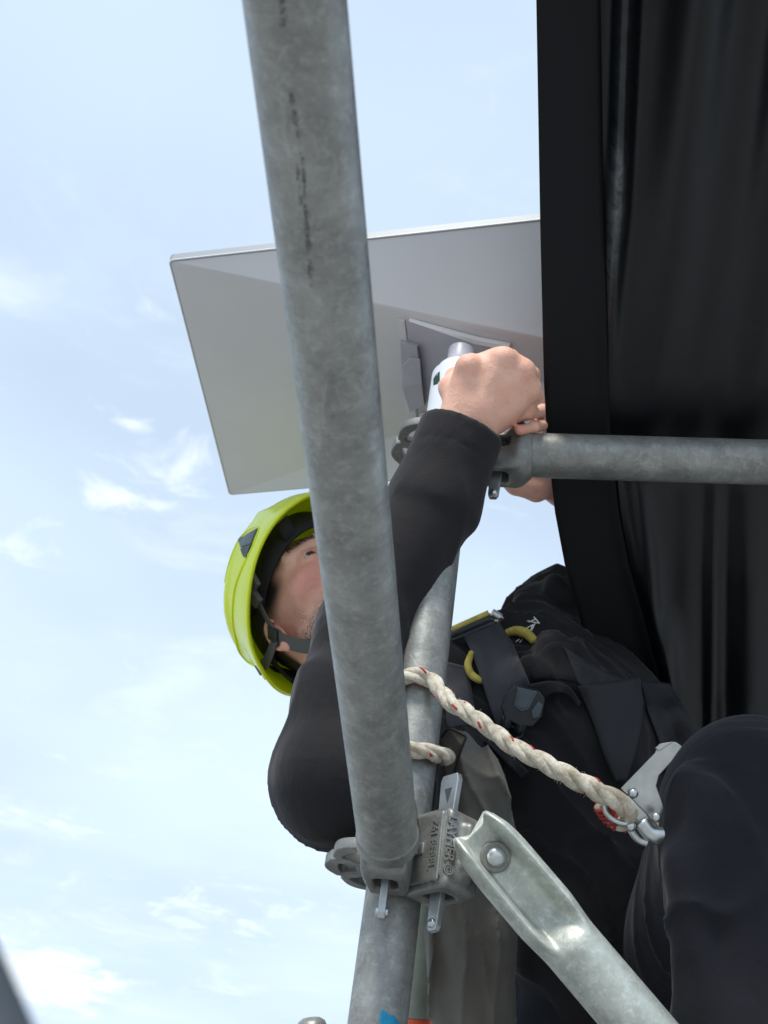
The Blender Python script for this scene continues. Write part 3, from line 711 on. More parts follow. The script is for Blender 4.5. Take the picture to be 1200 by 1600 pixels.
def hand(p, wr, mcps, fings, thumb, palm_c, palm_ax, palm_r, s=1.0):
    d = ell(p, palm_c, palm_r, palm_ax)
    for m in mcps: d = smin(d, cap(p, wr*.7+m*.3, m, .0150, .0112), .020)
    for m in mcps:
        d = smin(d, cap(p, wr*.55+m*.45+palm_ax[2]*.0125, m+palm_ax[2]*.0085, .0030, .0042), .007)
        d = smin(d, np.linalg.norm(p-(m+palm_ax[2]*.004+palm_ax[0]*.002), axis=1)-.0112, .006)
    for ch, r0 in fings:
        f = np.full(len(p), 1.)
        for i in range(len(ch)-1):
            ra = r0*(1-.12*i); f = smin(f, cap(p, ch[i], ch[i+1], ra, ra*.93), .002)
            f = smin(f, np.linalg.norm(p-A(ch[i]), axis=1)-ra*1.05, .003)
        d = smin(d, f, .0025)
    f = np.full(len(p), 1.)
    for i in range(len(thumb)-1): f = smin(f, cap(p, thumb[i], thumb[i+1], .015-.002*i, .0135-.0018*i), .004)
    return smin(d, f, .008)
I, Mm, Rr, Pk = P(730, 574, 1.270), P(786, 563, 1.270), P(817, 583, 1.276), P(826, 612, 1.286)
fR = [([I, P(737, 566, 1.300), P(742, 578, 1.325), P(752, 596, 1.338)], .0100),
      ([Mm, P(797, 560, 1.300), P(800, 580, 1.328), P(782, 600, 1.338)], .0104),
      ([Rr, P(830, 586, 1.300), P(828, 606, 1.325), P(806, 622, 1.334)], .0100),
      ([Pk, P(836, 616, 1.300), P(824, 636, 1.318), P(800, 645, 1.322)], .0090)]
thR = [P(716, 632, 1.285), P(705, 606, 1.300), P(712, 590, 1.340), P(730, 586, 1.350)]
pcR = P(764, 610, 1.283); pdir = nrm(P(795, 575, 1.272)-WRR); pn = nrm(CAM-pcR); pn = nrm(pn-pdir*np.dot(pn, pdir)); paxR = A([pdir, np.cross(pn, pdir), pn])
mL = [P(870, 690, 1.405), P(872, 664, 1.40), P(868, 645, 1.41), P(862, 632, 1.42)]
fL = [([mL[1], P(848, 642, 1.362), P(822, 647, 1.305), P(782, 662, 1.288)], .0080),
      ([mL[0], P(850, 664, 1.358), P(834, 667, 1.298), P(812, 673, 1.284)], .0074),
      ([mL[2], P(858, 640, 1.385), P(846, 650, 1.375), P(838, 662, 1.37)], .0085),
      ([mL[3], P(866, 628, 1.40), P(858, 640, 1.39), P(850, 652, 1.385)], .0078)]
thL = [P(868, 752, 1.42), P(838, 766, 1.405), P(806, 758, 1.395), P(784, 742, 1.385)]
pcL = P(872, 715, 1.425); ldir = nrm(mL[1]-WRL); ln_ = nrm(CAM-pcL); ln_ = nrm(ln_-ldir*np.dot(ln_, ldir)); paxL = A([ldir, np.cross(ln_, ldir), ln_])
FMID = (P(674, 795, 1.245), P(570, 985, 1.195), P(551, 1100, 1.155))
def body_sdf(p):
    d = np.full(len(p), 1.)
    # trunk and neck
    d = smin(d, ell(p, CHEST+UP*0, (.10, .10, .12)), .05)
    d = smin(d, cap(p, NECK*.55+CHEST*.45, CHEST, .075, .10), .05)
    d = smin(d, cap(p, SHR, SHL, .045, .045), .05)
    d = smin(d, cap(p, CHEST, BELLY, .105, .10), .05)
    d = smin(d, cap(p, BELLY, PELV, .10, .11), .05)
    d = smin(d, cap(p, hw(0, -.03, -.03), NECK, .052, .058), .025)
    # arms
    d = smin(d, cap(p, SHR, ELR, .045, .036), .02)
    d = smin(d, cap(p, ELR, FMID[1], .040, .040), .02)
    d = smin(d, cap(p, FMID[1], WRR, .040, .0255), .02)
    d = smin(d, cap(p, WRR, WRR*.55+pcR*.45, .0265, .0275), .015)
    d = smin(d, cap(p, SHL, ELL, .045, .036), .02)
    d = smin(d, cap(p, ELL, WRL, .036, .024), .02)
    # legs
    for a, b, c in ((HIPR, KNR, ANR), (HIPL, KNL, ANL)):
        d = smin(d, cap(p, a, b, .075, .05), .03); d = smin(d, cap(p, b, c, .048, .035), .02)
    d = smin(d, head_sdf(p), .012)
    far = 0.25
    m = np.linalg.norm(p-pcR, axis=1) < far
    if m.any(): d[m] = smin(d[m], hand(p[m], WRR, (I, Mm, Rr, Pk), fR, thR, pcR, paxR, (.045, .037, .0175)), .012)
    m = np.linalg.norm(p-pcL, axis=1) < far
    if m.any(): d[m] = smin(d[m], hand(p[m], WRL, mL, fL, thL, pcL, paxL, (.040, .032, .016)), .012)
    return d
worker = thing('person', 'worker in black clothes and yellow green helmet reaching up under the antenna', 'person', A([PELV[0], PELV[1], 3.18]))
allp = [SHR, ELR, WRR, SHL, ELL, WRL, CHEST, BELLY, PELV, HIPR, KNR, ANR, HIPL, KNL, ANL, hw(0, 0, .14), hw(0, .12, 0), hw(0, -.11, 0), hw(.09, 0, 0), Mm, Pk]
lo, hi = bounds(allp, .03); lo = np.minimum(lo, CHEST-.15); lo = np.minimum(lo, PELV-.14); hi = np.maximum(hi, CHEST+.14); hi = np.maximum(hi, PELV+.14)
lo = np.minimum(lo, HIPR-.09); hi = np.maximum(hi, HIPL+.09); hi = np.maximum(hi, SHL+.06)
print('body grid', (hi-lo)/.0024)
bv, bf = sdf_mesh(body_sdf, lo, hi, .0024)
qb = (bv-HC)@HAX.T; ax_ = np.abs(qb[:, 0])
near = np.linalg.norm(qb, axis=1) < .16
g = lambda c, r: np.exp(-(((np.stack([ax_, qb[:, 1], qb[:, 2]], 1)-A(c))/A(r))**2).sum(1))
red = .95*g((.05, .070, -.010), (.03, .03, .028))+.6*g((.085, -.01, -.005), (.02, .03, .035))+.5*g((0, .115, -.015), (.02, .02, .02))+.9*g((0, .095, -.052), (.022, .02, .009))
beard = sstep(-.028, -.052, qb[:, 2]-.25*np.clip(.05-qb[:, 1], -.1, .1))*sstep(-.012, .012, qb[:, 1])*sstep(-.135, -.11, qb[:, 2])
beard = np.maximum(beard*1.0, .7*g((.058, .022, -.03), (.02, .016, .035))); beard *= (1-g((0, .1, -.052), (.02, .03, .010)))
hair = sstep(.012, .035, qb[:, 2]+np.clip(-qb[:, 1]-.03, 0, .06)*1.6)*sstep(.060, .035, qb[:, 1])*(1-np.clip(3*g((.088, -.008, 0), (.012, .02, .03)), 0, 1))
brow = g((.034, .088, .042), (.019, .024, .0055))*.9
blue = np.clip(np.maximum(hair, brow*.8), 0, 1)*near
for k in (I, Mm, Rr, Pk): red = red+.45*np.exp(-(np.linalg.norm(bv-k, axis=1)/.012)**2)
for fs in (fR, fL):
    for ch, _ in fs: red = red+.5*np.exp(-(np.linalg.norm(bv-ch[-1], axis=1)/.018)**2)
red = np.where(near, red, np.where(np.linalg.norm(bv-pcR, axis=1) < .12, red, np.where(np.linalg.norm(bv-pcL, axis=1) < .12, red+.25, 0)))
col = np.stack([np.clip(red, 0, 1), np.clip(beard, 0, 1)*near, blue, np.ones(len(bv))], 1)
body = mesh('body', bv, bf, M_SKIN, worker, col=col)
for s in (1, -1):
    c = hw(s*.032, .0775, .017); V, Fc, _ = tube_geo([c-HAX[1]*.0128*math.cos(t) for t in np.linspace(0.02, math.pi-.02, 16)], [.0128*math.sin(t) for t in np.linspace(0.02, math.pi-.02, 16)], 24)
    eo = mesh('eye', V, Fc, M_EYE, worker)
    gz = nrm(HAX[1]+HAX[2]*.02+HAX[0]*.12)
    V, Fc, _ = tube_geo([c+gz*.01110, c+gz*.0123, c+gz*.0130], [.0066, .0048, .001], 20); mesh('iris', V, Fc, M_IRIS, eo)
    # eyebrow of short hairs, lashes
    geos = []
    for i in range(120):
        t = random.random(); b0 = A([.014+.036*t, .0945-.022*t*t-.004*t, .037+.006*math.sin(t*2.4)+random.uniform(-.0036, .0036)])
        b0[1] = .20
        for yy in np.linspace(.11, .05, 61):
            if head_sdf(hw(b0[0], yy, b0[2])[None])[0] < 0: b0[1] = yy; break
        dr = A([.8, .15, .35*(1-t)-.15]); e = b0+nrm(dr)*.006+A([0, .0012, 0])
        geos.append(tube_geo([hw(s*b0[0], b0[1], b0[2]), hw(s*(b0[0]+e[0])/2, (b0[1]+e[1])/2+.0012, (b0[2]+e[2])/2), hw(s*e[0], e[1], e[2])], [.00022, .0002, .00008], 4, False))
    for i in range(20):
        t = i/19; b0 = A([.020+.024*t, .0925-.007*t*t, .0195+.0012*math.sin(t*3.14)]); e = b0+A([.0015*(t-.3)*2, .0034, .0004])
        geos.append(tube_geo([hw(s*b0[0], b0[1], b0[2]), hw(s*e[0], e[1], e[2])], [.00022, .00008], 4, False))
    V, Fc, _ = join(*geos); mesh('eyebrow', V, Fc, M_HAIR, worker)

# ------------------------------------------------------------------ clothes
def wav(p, k, ph=0, warp=.8):
    k = A(k, float); s = p@k+warp*np.sin(p@(k[[1, 2, 0]]*.7)+ph)+warp*.7*np.sin(p@(k[[2, 0, 1]]*1.1)+2*ph); return np.sin(s)
def ridge(x): return 1-np.abs(x)
def sharp(x): return (1-np.abs(x))**3
def fold(p, pts, r, k):   # raised crease along a polyline
    f = np.full(len(p), 1.)
    for a, b in zip(pts[:-1], pts[1:]): f = np.minimum(f, cap(p, a, b, r))
    return f
CREASE = [([P(790, 968, 1.47), P(835, 985, 1.44), P(905, 1040, 1.40)], .010), ([P(822, 940, 1.49), P(860, 965, 1.45), P(900, 1000, 1.43)], .012),
          ([P(832, 1052, 1.34), P(860, 1005, 1.37)], .008), ([P(832, 1062, 1.335), P(900, 1068, 1.33)], .008), ([P(900, 1005, 1.38), P(905, 1070, 1.34)], .006),
          ([P(868, 1100, 1.35), P(845, 1260, 1.31), P(820, 1500, 1.28)], .010), ([P(985, 1150, 1.33), P(940, 1350, 1.28), P(900, 1600, 1.25)], .010),
          ([P(760, 1230, 1.35), P(870, 1150, 1.33)], .008), ([P(868, 915, 1.50), P(885, 935, 1.49)], .008)]
def jacket_sdf(p):
    d = cap(p, CHEST, BELLY, .120, .112)
    d = smin(d, cap(p, SHR, CHEST, .070, .11), .05)
    d = smin(d, cap(p, SHL, CHEST, .070, .11), .05)
    d = smin(d, cap(p, SHR, SHL, .064, .066), .05)
    d = smin(d, cap(p, BELLY, PELV, .112, .118), .05)
    d = smin(d, cap(p, NECK*.6+CHEST*.4, NECK+(NECK-CHEST)*.05, .085, .064), .03)
    # right arm
    arm = cap(p, SHR, ELR, .066, .065)
    arm = smin(arm, cap(p, ELR, FMID[2], .065, .052), .012)
    arm = smin(arm, cap(p, FMID[2], FMID[1], .052, .0440), .02)
    arm = smin(arm, cap(p, FMID[1], FMID[0], .0440, .0450), .02)
    cuffd = nrm(WRR-FMID[0]); cend = P(722, 672, 1.275)
    arm = smin(arm, cyl(p, FMID[0], cend, .0435, .004), .02)
    arm = smax(arm, ((p-cend)@cuffd), .004)
    arm = smax(arm, -np.maximum(cap(p, FMID[0]*.3+cend*.7, cend+cuffd*.05, .0395), -((p-cend)@cuffd)-.02), .002)
    # cuff seam
    tt = (p-cend)@cuffd; arm = arm+.0012*np.exp(-((tt+.034)/.0016)**2)
    arm = arm-.0055*sharp(wav(p, (38, 24, 34), 1.3, 1.5))*np.exp(-(np.linalg.norm(p-ELR, axis=1)/.15)**2)
    arm = arm-.0022*ridge(wav(p, (26, 34, 20), .3, 1.2))
    la = cap(p, SHL, ELL, .066, .058); la = smin(la, cap(p, ELL, ELL*.25+WRL*.75, .056, .040), .03)
    tr = d
    for pts, r_ in CREASE: tr = smin(tr, fold(p, pts, r_, 0), .022)
    tr = tr-.006*ridge(wav(p, (20, 16, 30), .6, 1.4))-.0060*sharp(wav(p, (34, 20, 30), 2.1, 1.6))-.0030*sharp(wav(p, (66, 58, 40), .9, 1.6))
    return smin(smin(tr, arm, .020), la, .02)
jp = [SHR, ELR, SHL, ELL, CHEST, BELLY, PELV, NECK, WRR]
lo, hi = bounds(jp, .085); lo = np.minimum(lo, CHEST-.14); lo = np.minimum(lo, PELV-.14); hi = np.maximum(hi, PELV+.14)
jv, jf = sdf_mesh(jacket_sdf, lo, hi, .0036)
jo = mesh('jacket', jv, jf, M_JACKET, worker)
def trous_sdf(p):
    d = cap(p, HIPR, HIPL, .105, .10); d = smin(d, cap(p, PELV, BELLY*.35+PELV*.65, .122, .120), .03)
    d = smin(d, cap(p, HIPR, KNR, .095, .066), .03); d = smin(d, cap(p, KNR, ANR, .064, .052), .02)
    l = cap(p, HIPL, KNL, .100, .078); l = smin(l, cap(p, KNL, KNL*.5+ANL*.5, .079, .072), .03); l = smin(l, cap(p, KNL*.5+ANL*.5, ANL+UP*.03, .072, .060), .03)
    for pts, r_ in KF: l = smin(l, fold(p, pts, r_*.8, 0), .028)
    l = l-.0045*sharp(wav(p, (36, 30, 12), .4, 1.6))*(.35+.65*sstep(.02, -.10, (p-KNL)[:, 2]))
    return smin(d, l, .02)-.002*wav(p, (30, 24, 40), 1.9, 1.0)
KF = [([P(1072, 1222, 1.045), P(1048, 1300, 1.035), P(1050, 1420, 1.02)], .010), ([P(1106, 1245, 1.02), P(1078, 1360, 1.00), P(1062, 1500, .99), P(1075, 1650, .97)], .010),
      ([P(1060, 1350, 1.01), P(1090, 1480, .98), P(1130, 1640, .95)], .010), ([P(1128, 1290, 1.015), P(1112, 1420, 1.00)], .008)]
lo, hi = bounds([HIPR, KNR, HIPL, KNL, ANL, ANR, PELV], .13)
tv, tf = sdf_mesh(trous_sdf, lo, hi, .0040)
mesh('trousers', tv, tf, M_TROUS, worker)
# boots
def boot(an, dirv, nm='boot'):
    d0 = nrm([dirv[0], dirv[1], 0]); 
    def fn(p):
        q = smin(cap(p, an+UP*.06, an-UP*.02, .052, .046), cap(p, an-UP*.02-d0*.03, an-UP*.035+d0*.15, .040, .036), .03)
        return np.maximum(q, -(p[:, 2]-3.145))
    lo, hi = bounds([an, an+d0*.17, an-d0*.04], .08); v, f = sdf_mesh(fn, lo, hi, .005); mesh(nm, v, f, M_LINER, worker)
boot(A([ANL[0], ANL[1], 3.215]), (-.3, -1)); boot(A([ANR[0], ANR[1], 3.215]), (.1, 1))
# planks he kneels on
for i, x0 in enumerate((-.30, .03, .36, .69)):
    dk = thing('deck_plank', ('steel deck plank under the worker, first from the left', 'steel deck plank under the kneeling leg, second from the left', 'steel deck plank under the planted boot, third from the left', 'steel deck plank farthest right under the tarpaulin')[i], 'scaffold plank', (x0, 1.05, 3.14), 'steel planks under the worker')
    V, Fc = box_geo((x0+.155, 1.80, 3.118), np.eye(3), (.152, .80, .022)); mesh('plank', V, Fc, M_DECK, dk, smooth=False, bevel=.004)

# ------------------------------------------------------------------ helmet
hel = thing('safety_helmet', 'bright yellow green climbing helmet with dark vents on the worker\'s head', 'helmet', hw(0, -.005, .06))
def hsurf(a, e, k=1.0, add=0):
    """a: azimuth from forehead, e: 0 rim .. 1 crown"""
    rim = .026+.022*math.cos(a)+.012*math.cos(2*a)-.006*math.cos(3*a)
    if math.cos(a) < -.1: rim -= .020*sstep(.1, .9, -math.cos(a))
    z0 = rim; ph = e*math.pi/2
    # superellipsoid dome
    cz = .035; top = .119
    zz = z0+(cz+top-z0)*math.sin(ph)**1.05
    kk = max(0, 1-((max(zz, cz)-cz)/top)**2.25)**.48
    flare = 1+.045*sstep(.2, 0, e)
    x = math.sin(a)*(.113*k+add)*kk*flare; y = math.cos(a)*((.142 if math.cos(a) > 0 else .113)*k+add)*kk*flare+.006
    zz = cz+(zz-cz)*k if zz > cz else zz
    rdg = .0022*math.exp(-((abs(math.sin(a))*kk-.42)/.05)**2)*sstep(.2, .45, e)
    side = .0045*math.exp(-((e-.34-.12*math.cos(a))/.045)**2)*abs(math.sin(a))
    s_ = 1+(rdg+side)/.11 if add == 0 and k == 1.0 else 1
    return hw(x*s_, y*s_, zz+(rdg if add == 0 else 0))
NA, NE = 128, 48
def dome(k, add, e0=0, e1=.995):
    V = [hsurf(2*math.pi*i/NA, e0+(e1-e0)*j/NE, k, add) for j in range(NE+1) for i in range(NA)]
    Fc = [(j*NA+i, j*NA+(i+1) % NA, (j+1)*NA+(i+1) % NA, (j+1)*NA+i) for j in range(NE) for i in range(NA)]+[tuple(NE*NA+i for i in range(NA))]
    return V, Fc
V1, F1 = dome(1.0, 0); mesh('shell', V1, F1, M_HEL, hel)
V2, F2 = dome(.97, -.001); mesh('shell_lining', V2, [f[::-1] for f in F2], M_HELIN, hel)
rimp = [hsurf(2*math.pi*i/160, .0, .99, 0) for i in range(161)]
V, Fc, _ = tube_geo(rimp, .0023, 10, False); mesh('rim_edge', V, Fc, M_HEL, hel)
# vents: dark inserts low on each side, and the moulded crease lines
_A, _E = np.meshgrid(np.linspace(.0, math.pi, 240), np.linspace(0, .9, 120), indexing='ij')
_G = A([hsurf(a, e) for a, e in zip(_A.ravel(), _E.ravel())]); _q = (_G-CAM)@RM
_px = 600+_q[:, 0]/-_q[:, 2]*F; _py = 800-_q[:, 1]/-_q[:, 2]*F
_fr = np.einsum('ij,ij->i', _G-hw(0, 0, .03), CAM-_G) > -.02
def ae(px, py):                                      # azimuth and height on the shell of a spot seen in the photo
    d = np.hypot(_px-px, _py-py)+np.where(_fr, 0, 1e4); k_ = int(np.argmin(d)); return _A.ravel()[k_], _E.ravel()[k_]
def shell_pt(a, e, lift): p_ = hsurf(a, e); return p_+nrm(p_-hw(0, 0, .03))*lift
def mir(p): q = HAX@(A(p)-HC); q[0] *= -1; return hw(*q)
def vent(quad, m, name='vent', n1=8, n2=8):
    q = A([ae(*c_) for c_ in quad])
    for fl_ in (0, 1):
        V = []
        for i in range(n1+1):
            for j in range(n2+1):
                u, v_ = i/n1, j/n2; pp = (q[0]*(1-u)+q[1]*u)*(1-v_)+(q[3]*(1-u)+q[2]*u)*v_; V.append(shell_pt(pp[0], pp[1], .0012))
        if fl_: V = [mir(x) for x in V]
        Fc = [(i*(n2+1)+j, i*(n2+1)+j+1, (i+1)*(n2+1)+j+1, (i+1)*(n2+1)+j) for i in range(n1) for j in range(n2)]
        o = mesh(name, V, Fc, m, hel); sm = o.modifiers.new('solid', 'SOLIDIFY'); sm.thickness = .0012; sm.offset = 0
vent([(373, 842), (403, 827), (394, 850), (377, 856)], M_PLASL); vent([(377, 858), (394, 851), (386, 871), (382, 871)], M_PLAS)
for pix, rr_ in (([(372, 840), (388, 829), (404, 825), (396, 850), (384, 874)], .0010), ([(384, 874), (368, 915), (363, 950), (368, 995), (384, 1035), (408, 1066)], .0016), ([(372, 842), (358, 872), (352, 910)], .0013)):
    ctl_ = spline([(*ae(x, y), 0) for x, y in pix], 40); pts_ = [shell_pt(c_[0], c_[1], .0002) for c_ in ctl_]
    for q_ in (pts_, [mir(x) for x in pts_]):
        V, Fc, _ = tube_geo(q_, rr_, 10); mesh('moulded_ridge', V, Fc, M_HEL, hel)
# liner band round the head
def band(r_x, r_y, z0, z1, name, m, zf=lambda a: 0, th=.003):
    V = []; n = 96
    for j, (zz, k) in enumerate(((z0, 1), (z1, .985), (z1, .94), (z0, .955))):
        for i in range(n):
            a = 2*math.pi*i/n; V.append(hw(math.sin(a)*r_x*k, math.cos(a)*r_y*k+.001, zz+zf(a)))
    Fc = [(j*n+i, j*n+(i+1) % n, ((j+1) % 4)*n+(i+1) % n, ((j+1) % 4)*n+i) for j in range(4) for i in range(n)]
    return mesh(name, V, Fc, m, hel)
band(.083, .108, .034, .075, 'headband', M_LINER, lambda a: .018*math.cos(a)-.012*sstep(0, 1, -math.cos(a)))
for k_ in range(6):                                   # webbing tabs that hang the cradle in the shell
    a_ = .5+k_*math.pi/3; V = []
    for a in (a_-.10, a_+.10):
        q0 = hw(math.sin(a)*.083, math.cos(a)*.108+.001, .052); q2_ = hsurf(a, .14, .89, 0); V += [q0, (q0+q2_)/2, q2_]
    o = mesh('cradle_tab', V, [(0, 1, 4, 3), (1, 2, 5, 4)], M_LINER, hel); sm = o.modifiers.new('solid', 'SOLIDIFY'); sm.thickness = .003
# chin strap: two webs meet at the ear buckle, one runs under the chin
def ribbon(pts, wid, nrmf, th, name, m, par, n=40):
    c = spline(pts, n); T = np.gradient(c, axis=0); T /= np.linalg.norm(T, axis=1)[:, None]; V = []
    wv = np.interp(np.linspace(0, 1, n), np.linspace(0, 1, len(wid)), wid) if hasattr(wid, '__len__') else [wid]*n
    for i in range(n):
        N_ = A(nrmf(c[i])); N_ = nrm(N_-T[i]*np.dot(N_, T[i])); S_ = np.cross(T[i], N_)
        for a, b in ((-1, 1), (1, 1), (1, -1), (-1, -1)): V.append(c[i]+S_*a*wv[i]/2+N_*b*th/2)
    Fc = [(i*4+j, i*4+(j+1) % 4, (i+1)*4+(j+1) % 4, (i+1)*4+j) for i in range(n-1) for j in range(4)]+[(0, 1, 2, 3)[::-1], tuple((n-1)*4+j for j in range(4))]
    o = mesh(name, V, Fc, m, par, angle=40)
    bm = bmesh.new(); bm.from_mesh(o.data); bmesh.ops.recalc_face_normals(bm, faces=bm.faces); bm.to_mesh(o.data); bm.free(); return o
outw = lambda c: (c-hw(0, .01, -.02))
for s in (1, -1):
    X = lambda x, y, z: hw(s*x, y, z)
    ribbon([X(.098, .034, .036), X(.0935, .020, .022), X(.090, .006, .008), X(.0885, -.004, -.003)], .012, outw, .0016, 'strap', M_GREYWEB, hel)
    ribbon([X(.096, -.062, .012), X(.0925, -.045, .002), X(.090, -.022, -.004), X(.0885, -.008, -.006)], .014, outw, .0016, 'strap', M_GREYWEB, hel)
    ribbon([X(.090, -.004, .006), X(.0885, -.004, -.012)], [.018, .020], outw, .005, 'buckle', M_PLAS, hel, 8)
    ribbon([X(.0885, -.004, -.006), X(.082, -.002, -.034), X(.072, .006, -.062), X(.050, .018, -.092), X(0., .030, -.110)], .019, outw, .0018, 'chin_strap', M_GREYWEB, hel)
    ribbon([X(.1010, .058, .046), X(.0995, .047, .030)], [.016, .016], outw, .006, 'clip', M_GREYWEB, hel, 6)
    ribbon([X(.1010, .036, .040), X(.0980, .028, .022)], [.017, .015], outw, .007, 'clip', M_GREYWEB, hel, 6)

# ------------------------------------------------------------------ surface lookup on the clothes
bvh_j = BVHTree.FromPolygons([tuple(v) for v in jv], [tuple(int(i) for i in f) for f in jf])
def hit(px, py, default=None):
    d = nrm(P(px, py, 1)-CAM); h = bvh_j.ray_cast(Vector(CAM), Vector(d))
    if h[0] is None: return default
    return float(np.dot(A(h[0])-CAM, -camz))
camz = D2W([0, 0, 1.])
def fabric_strip(left, right, off, name, m, par, n=26, k=7, th=.0018, smooth_it=6, dflt=1.40):
    L_ = spline([(x, y, 0) for x, y in left], n); R_ = spline([(x, y, 0) for x, y in right], n)
    D = np.full((n, k), np.nan)
    for i in range(n):
        for j in range(k):
            q = L_[i]*(1-j/(k-1))+R_[i]*j/(k-1); h = hit(q[0], q[1]); D[i, j] = np.nan if h is None else h
    fill = np.nanmedian(D) if np.isfinite(D).any() else dflt
    for i in range(n):
        row = D[i]; D[i] = np.where(np.isfinite(row), row, np.nanmedian(row) if np.isfinite(row).any() else fill)
    D = np.minimum(D, np.median(D)+.05); orig = D.copy()
    for _ in range(smooth_it):
        Q = np.pad(D, 1, mode='edge'); D = (Q[:-2, 1:-1]+Q[2:, 1:-1]+Q[1:-1, :-2]+Q[1:-1, 2:]+2*D)/6
    D = np.minimum(D, orig+.004)-off
    V = []
    for i in range(n):
        for j in range(k):
            q = L_[i]*(1-j/(k-1))+R_[i]*j/(k-1); V.append(P(q[0], q[1], D[i, j]))
    Fc = [(i*k+j, i*k+j+1, (i+1)*k+j+1, (i+1)*k+j) for i in range(n-1) for j in range(k-1)]
    o = mesh(name, V, Fc, m, par); s = o.modifiers.new('solid', 'SOLIDIFY'); s.thickness = th; s.offset = 0
    return o
har = thing('safety_harness', 'charcoal webbing safety harness with chest buckle and yellow cords, worn over the black jacket', 'harness', CHEST)
fabric_strip([(722, 990), (738, 1022), (752, 1062), (766, 1105), (778, 1140)], [(776, 966), (799, 1002), (815, 1038), (828, 1072), (842, 1110)], .012, 'shoulder_strap', M_WEB, har)
fabric_strip([(690, 1032), (694, 1080), (698, 1136)], [(732, 1042), (738, 1085), (744, 1130)], .008, 'side_strap', M_WEB, har)
fabric_strip([(826, 1070), (860, 1064), (888, 1072), (908, 1098)], [(838, 1100), (868, 1082), (890, 1088), (904, 1104)], .009, 'chest_strap', M_WEBD, har)
fabric_strip([(902, 1072), (925, 1125), (944, 1180), (962, 1222)], [(1000, 1058), (1004, 1110), (994, 1170), (978, 1222)], .010, 'hip_strap', M_WEBD, har)
fabric_strip([(1000, 1062), (1012, 1110), (1030, 1160), (1040, 1210)], [(1046, 1068), (1070, 1108), (1090, 1150), (1100, 1200)], .008, 'hip_strap', M_WEBD, har)
fabric_strip([(880, 1010), (930, 1040), (990, 1070)], [(905, 1072), (935, 1085), (985, 1100)], .006, 'back_strap', M_WEBD, har)
fabric_strip([(826, 1040), (860, 1004), (895, 1006)], [(834, 1062), (865, 1060), (902, 1066)], .006, 'pocket_flap', M_JACKET, har)
fabric_strip([(768, 1150), (800, 1180), (826, 1206)], [(758, 1160), (790, 1192), (816, 1216)], .012, 'webbing_tail', M_WEBD, har, th=.003)
def dj(x, y, off): 
    h = hit(x, y); return P(x, y, (h if h is not None else 1.40)-off)
def surf_pipe(pix, r_, off, name, m, par, n=30):
    c = spline([dj(x, y, off) for x, y in pix], n); V, Fc, uv = tube_geo(c, [r_*(.6+.4*math.sin(math.pi*min(1, max(0, .15+.7*i/(n-1))))) for i in range(n)], 12); return mesh(name, V, Fc, m, par, uv=uv)
surf_pipe([(793, 989), (808, 986), (824, 991), (836, 1003)], .0062, .008, 'yellow_cord', M_YEL, har)
surf_pipe([(737, 1020), (731, 1038), (736, 1053), (748, 1062), (758, 1063)], .0045, .009, 'yellow_cord', M_YEL, har)
# strap adjuster bar at the shoulder
z0 = hit(765, 975) or 1.42
for (a, b, r_, m_) in (((706, 984), (764, 958), .0038, M_YEL), ((704, 992), (768, 964), .0050, M_PLAS), ((706, 1000), (772, 972), .0036, M_PLAS), ((768, 957), (782, 966), .0052, M_ZINC), ((774, 972), (784, 962), .0042, M_ZINC)):
    V, Fc, uv = tube_geo(lin(P(*a, z0-.014), P(*b, z0-.014), 6), r_, 14); mesh('adjuster_bar', V, Fc, m_, har, uv=uv)
# chest buckle
zb = (hit(812, 1110) or 1.33)-.040
bx_ = nrm(P(850, 1084, zb)-P(792, 1070, zb)); by_ = nrm(P(797, 1070, zb)-P(783, 1128, zb)); bz_ = nrm(np.cross(bx_, by_)); by_ = np.cross(bz_, bx_)
bc = P(812, 1104, zb); px_ = zb/F
if np.dot(bz_, CAM-bc) < 0: bz_ = -bz_
def bpoly(pts, z, th, name, m, par, bev=.0012):
    V, Fc = prism_geo([bc+bx_*(x*px_)+by_*(-y*px_)+bz_*z for x, y in pts], bz_, th)
    o = mesh(name, V, Fc, m, par, smooth=False, bevel=bev)
    bm = bmesh.new(); bm.from_mesh(o.data); bmesh.ops.recalc_face_normals(bm, faces=bm.faces); bm.to_mesh(o.data); bm.free(); return o
bk = bpoly([(-17, -31), (24, -31), (34, -22), (36, 6), (26, 24), (6, 28), (-20, 22), (-28, 8), (-25, -14)], .007, .016, 'buckle', M_PLAS, har)
bpoly([(-12, -30), (20, -31), (12, 0), (2, 5), (-11, -1)], .0095, .004, 'buckle_face', M_PLASL, bk, .0008)
bpoly([(-9, -26), (15, -27), (9, -3), (2, 1), (-8, -4)], .0105, .002, 'buckle_inset', M_PLASL, bk, .0006)
bpoly([(24, -16), (33, -12), (31, 8), (22, 12), (17, 2)], .0088, .004, 'side_button', M_PLASL, bk, .0008)
for x in (-15, 8):
    V, Fc, uv = tube_geo([bc+bx_*(x*px_)-by_*(y*px_)+bz_*.001 for y in (18, 22, 34, 38)], [.0055, .0062, .0062, .0045], 20); mesh('prong', V, Fc, M_PLAS, bk, angle=40)
V, Fc, uv = tube_geo([bc+bx_*(-4+18*math.cos(t))*px_-by_*(42+9*math.sin(t))*px_ for t in np.linspace(0, 2*np.pi, 40)], .0013, 10, False); mesh('ring', V, Fc, M_PLAS, bk)
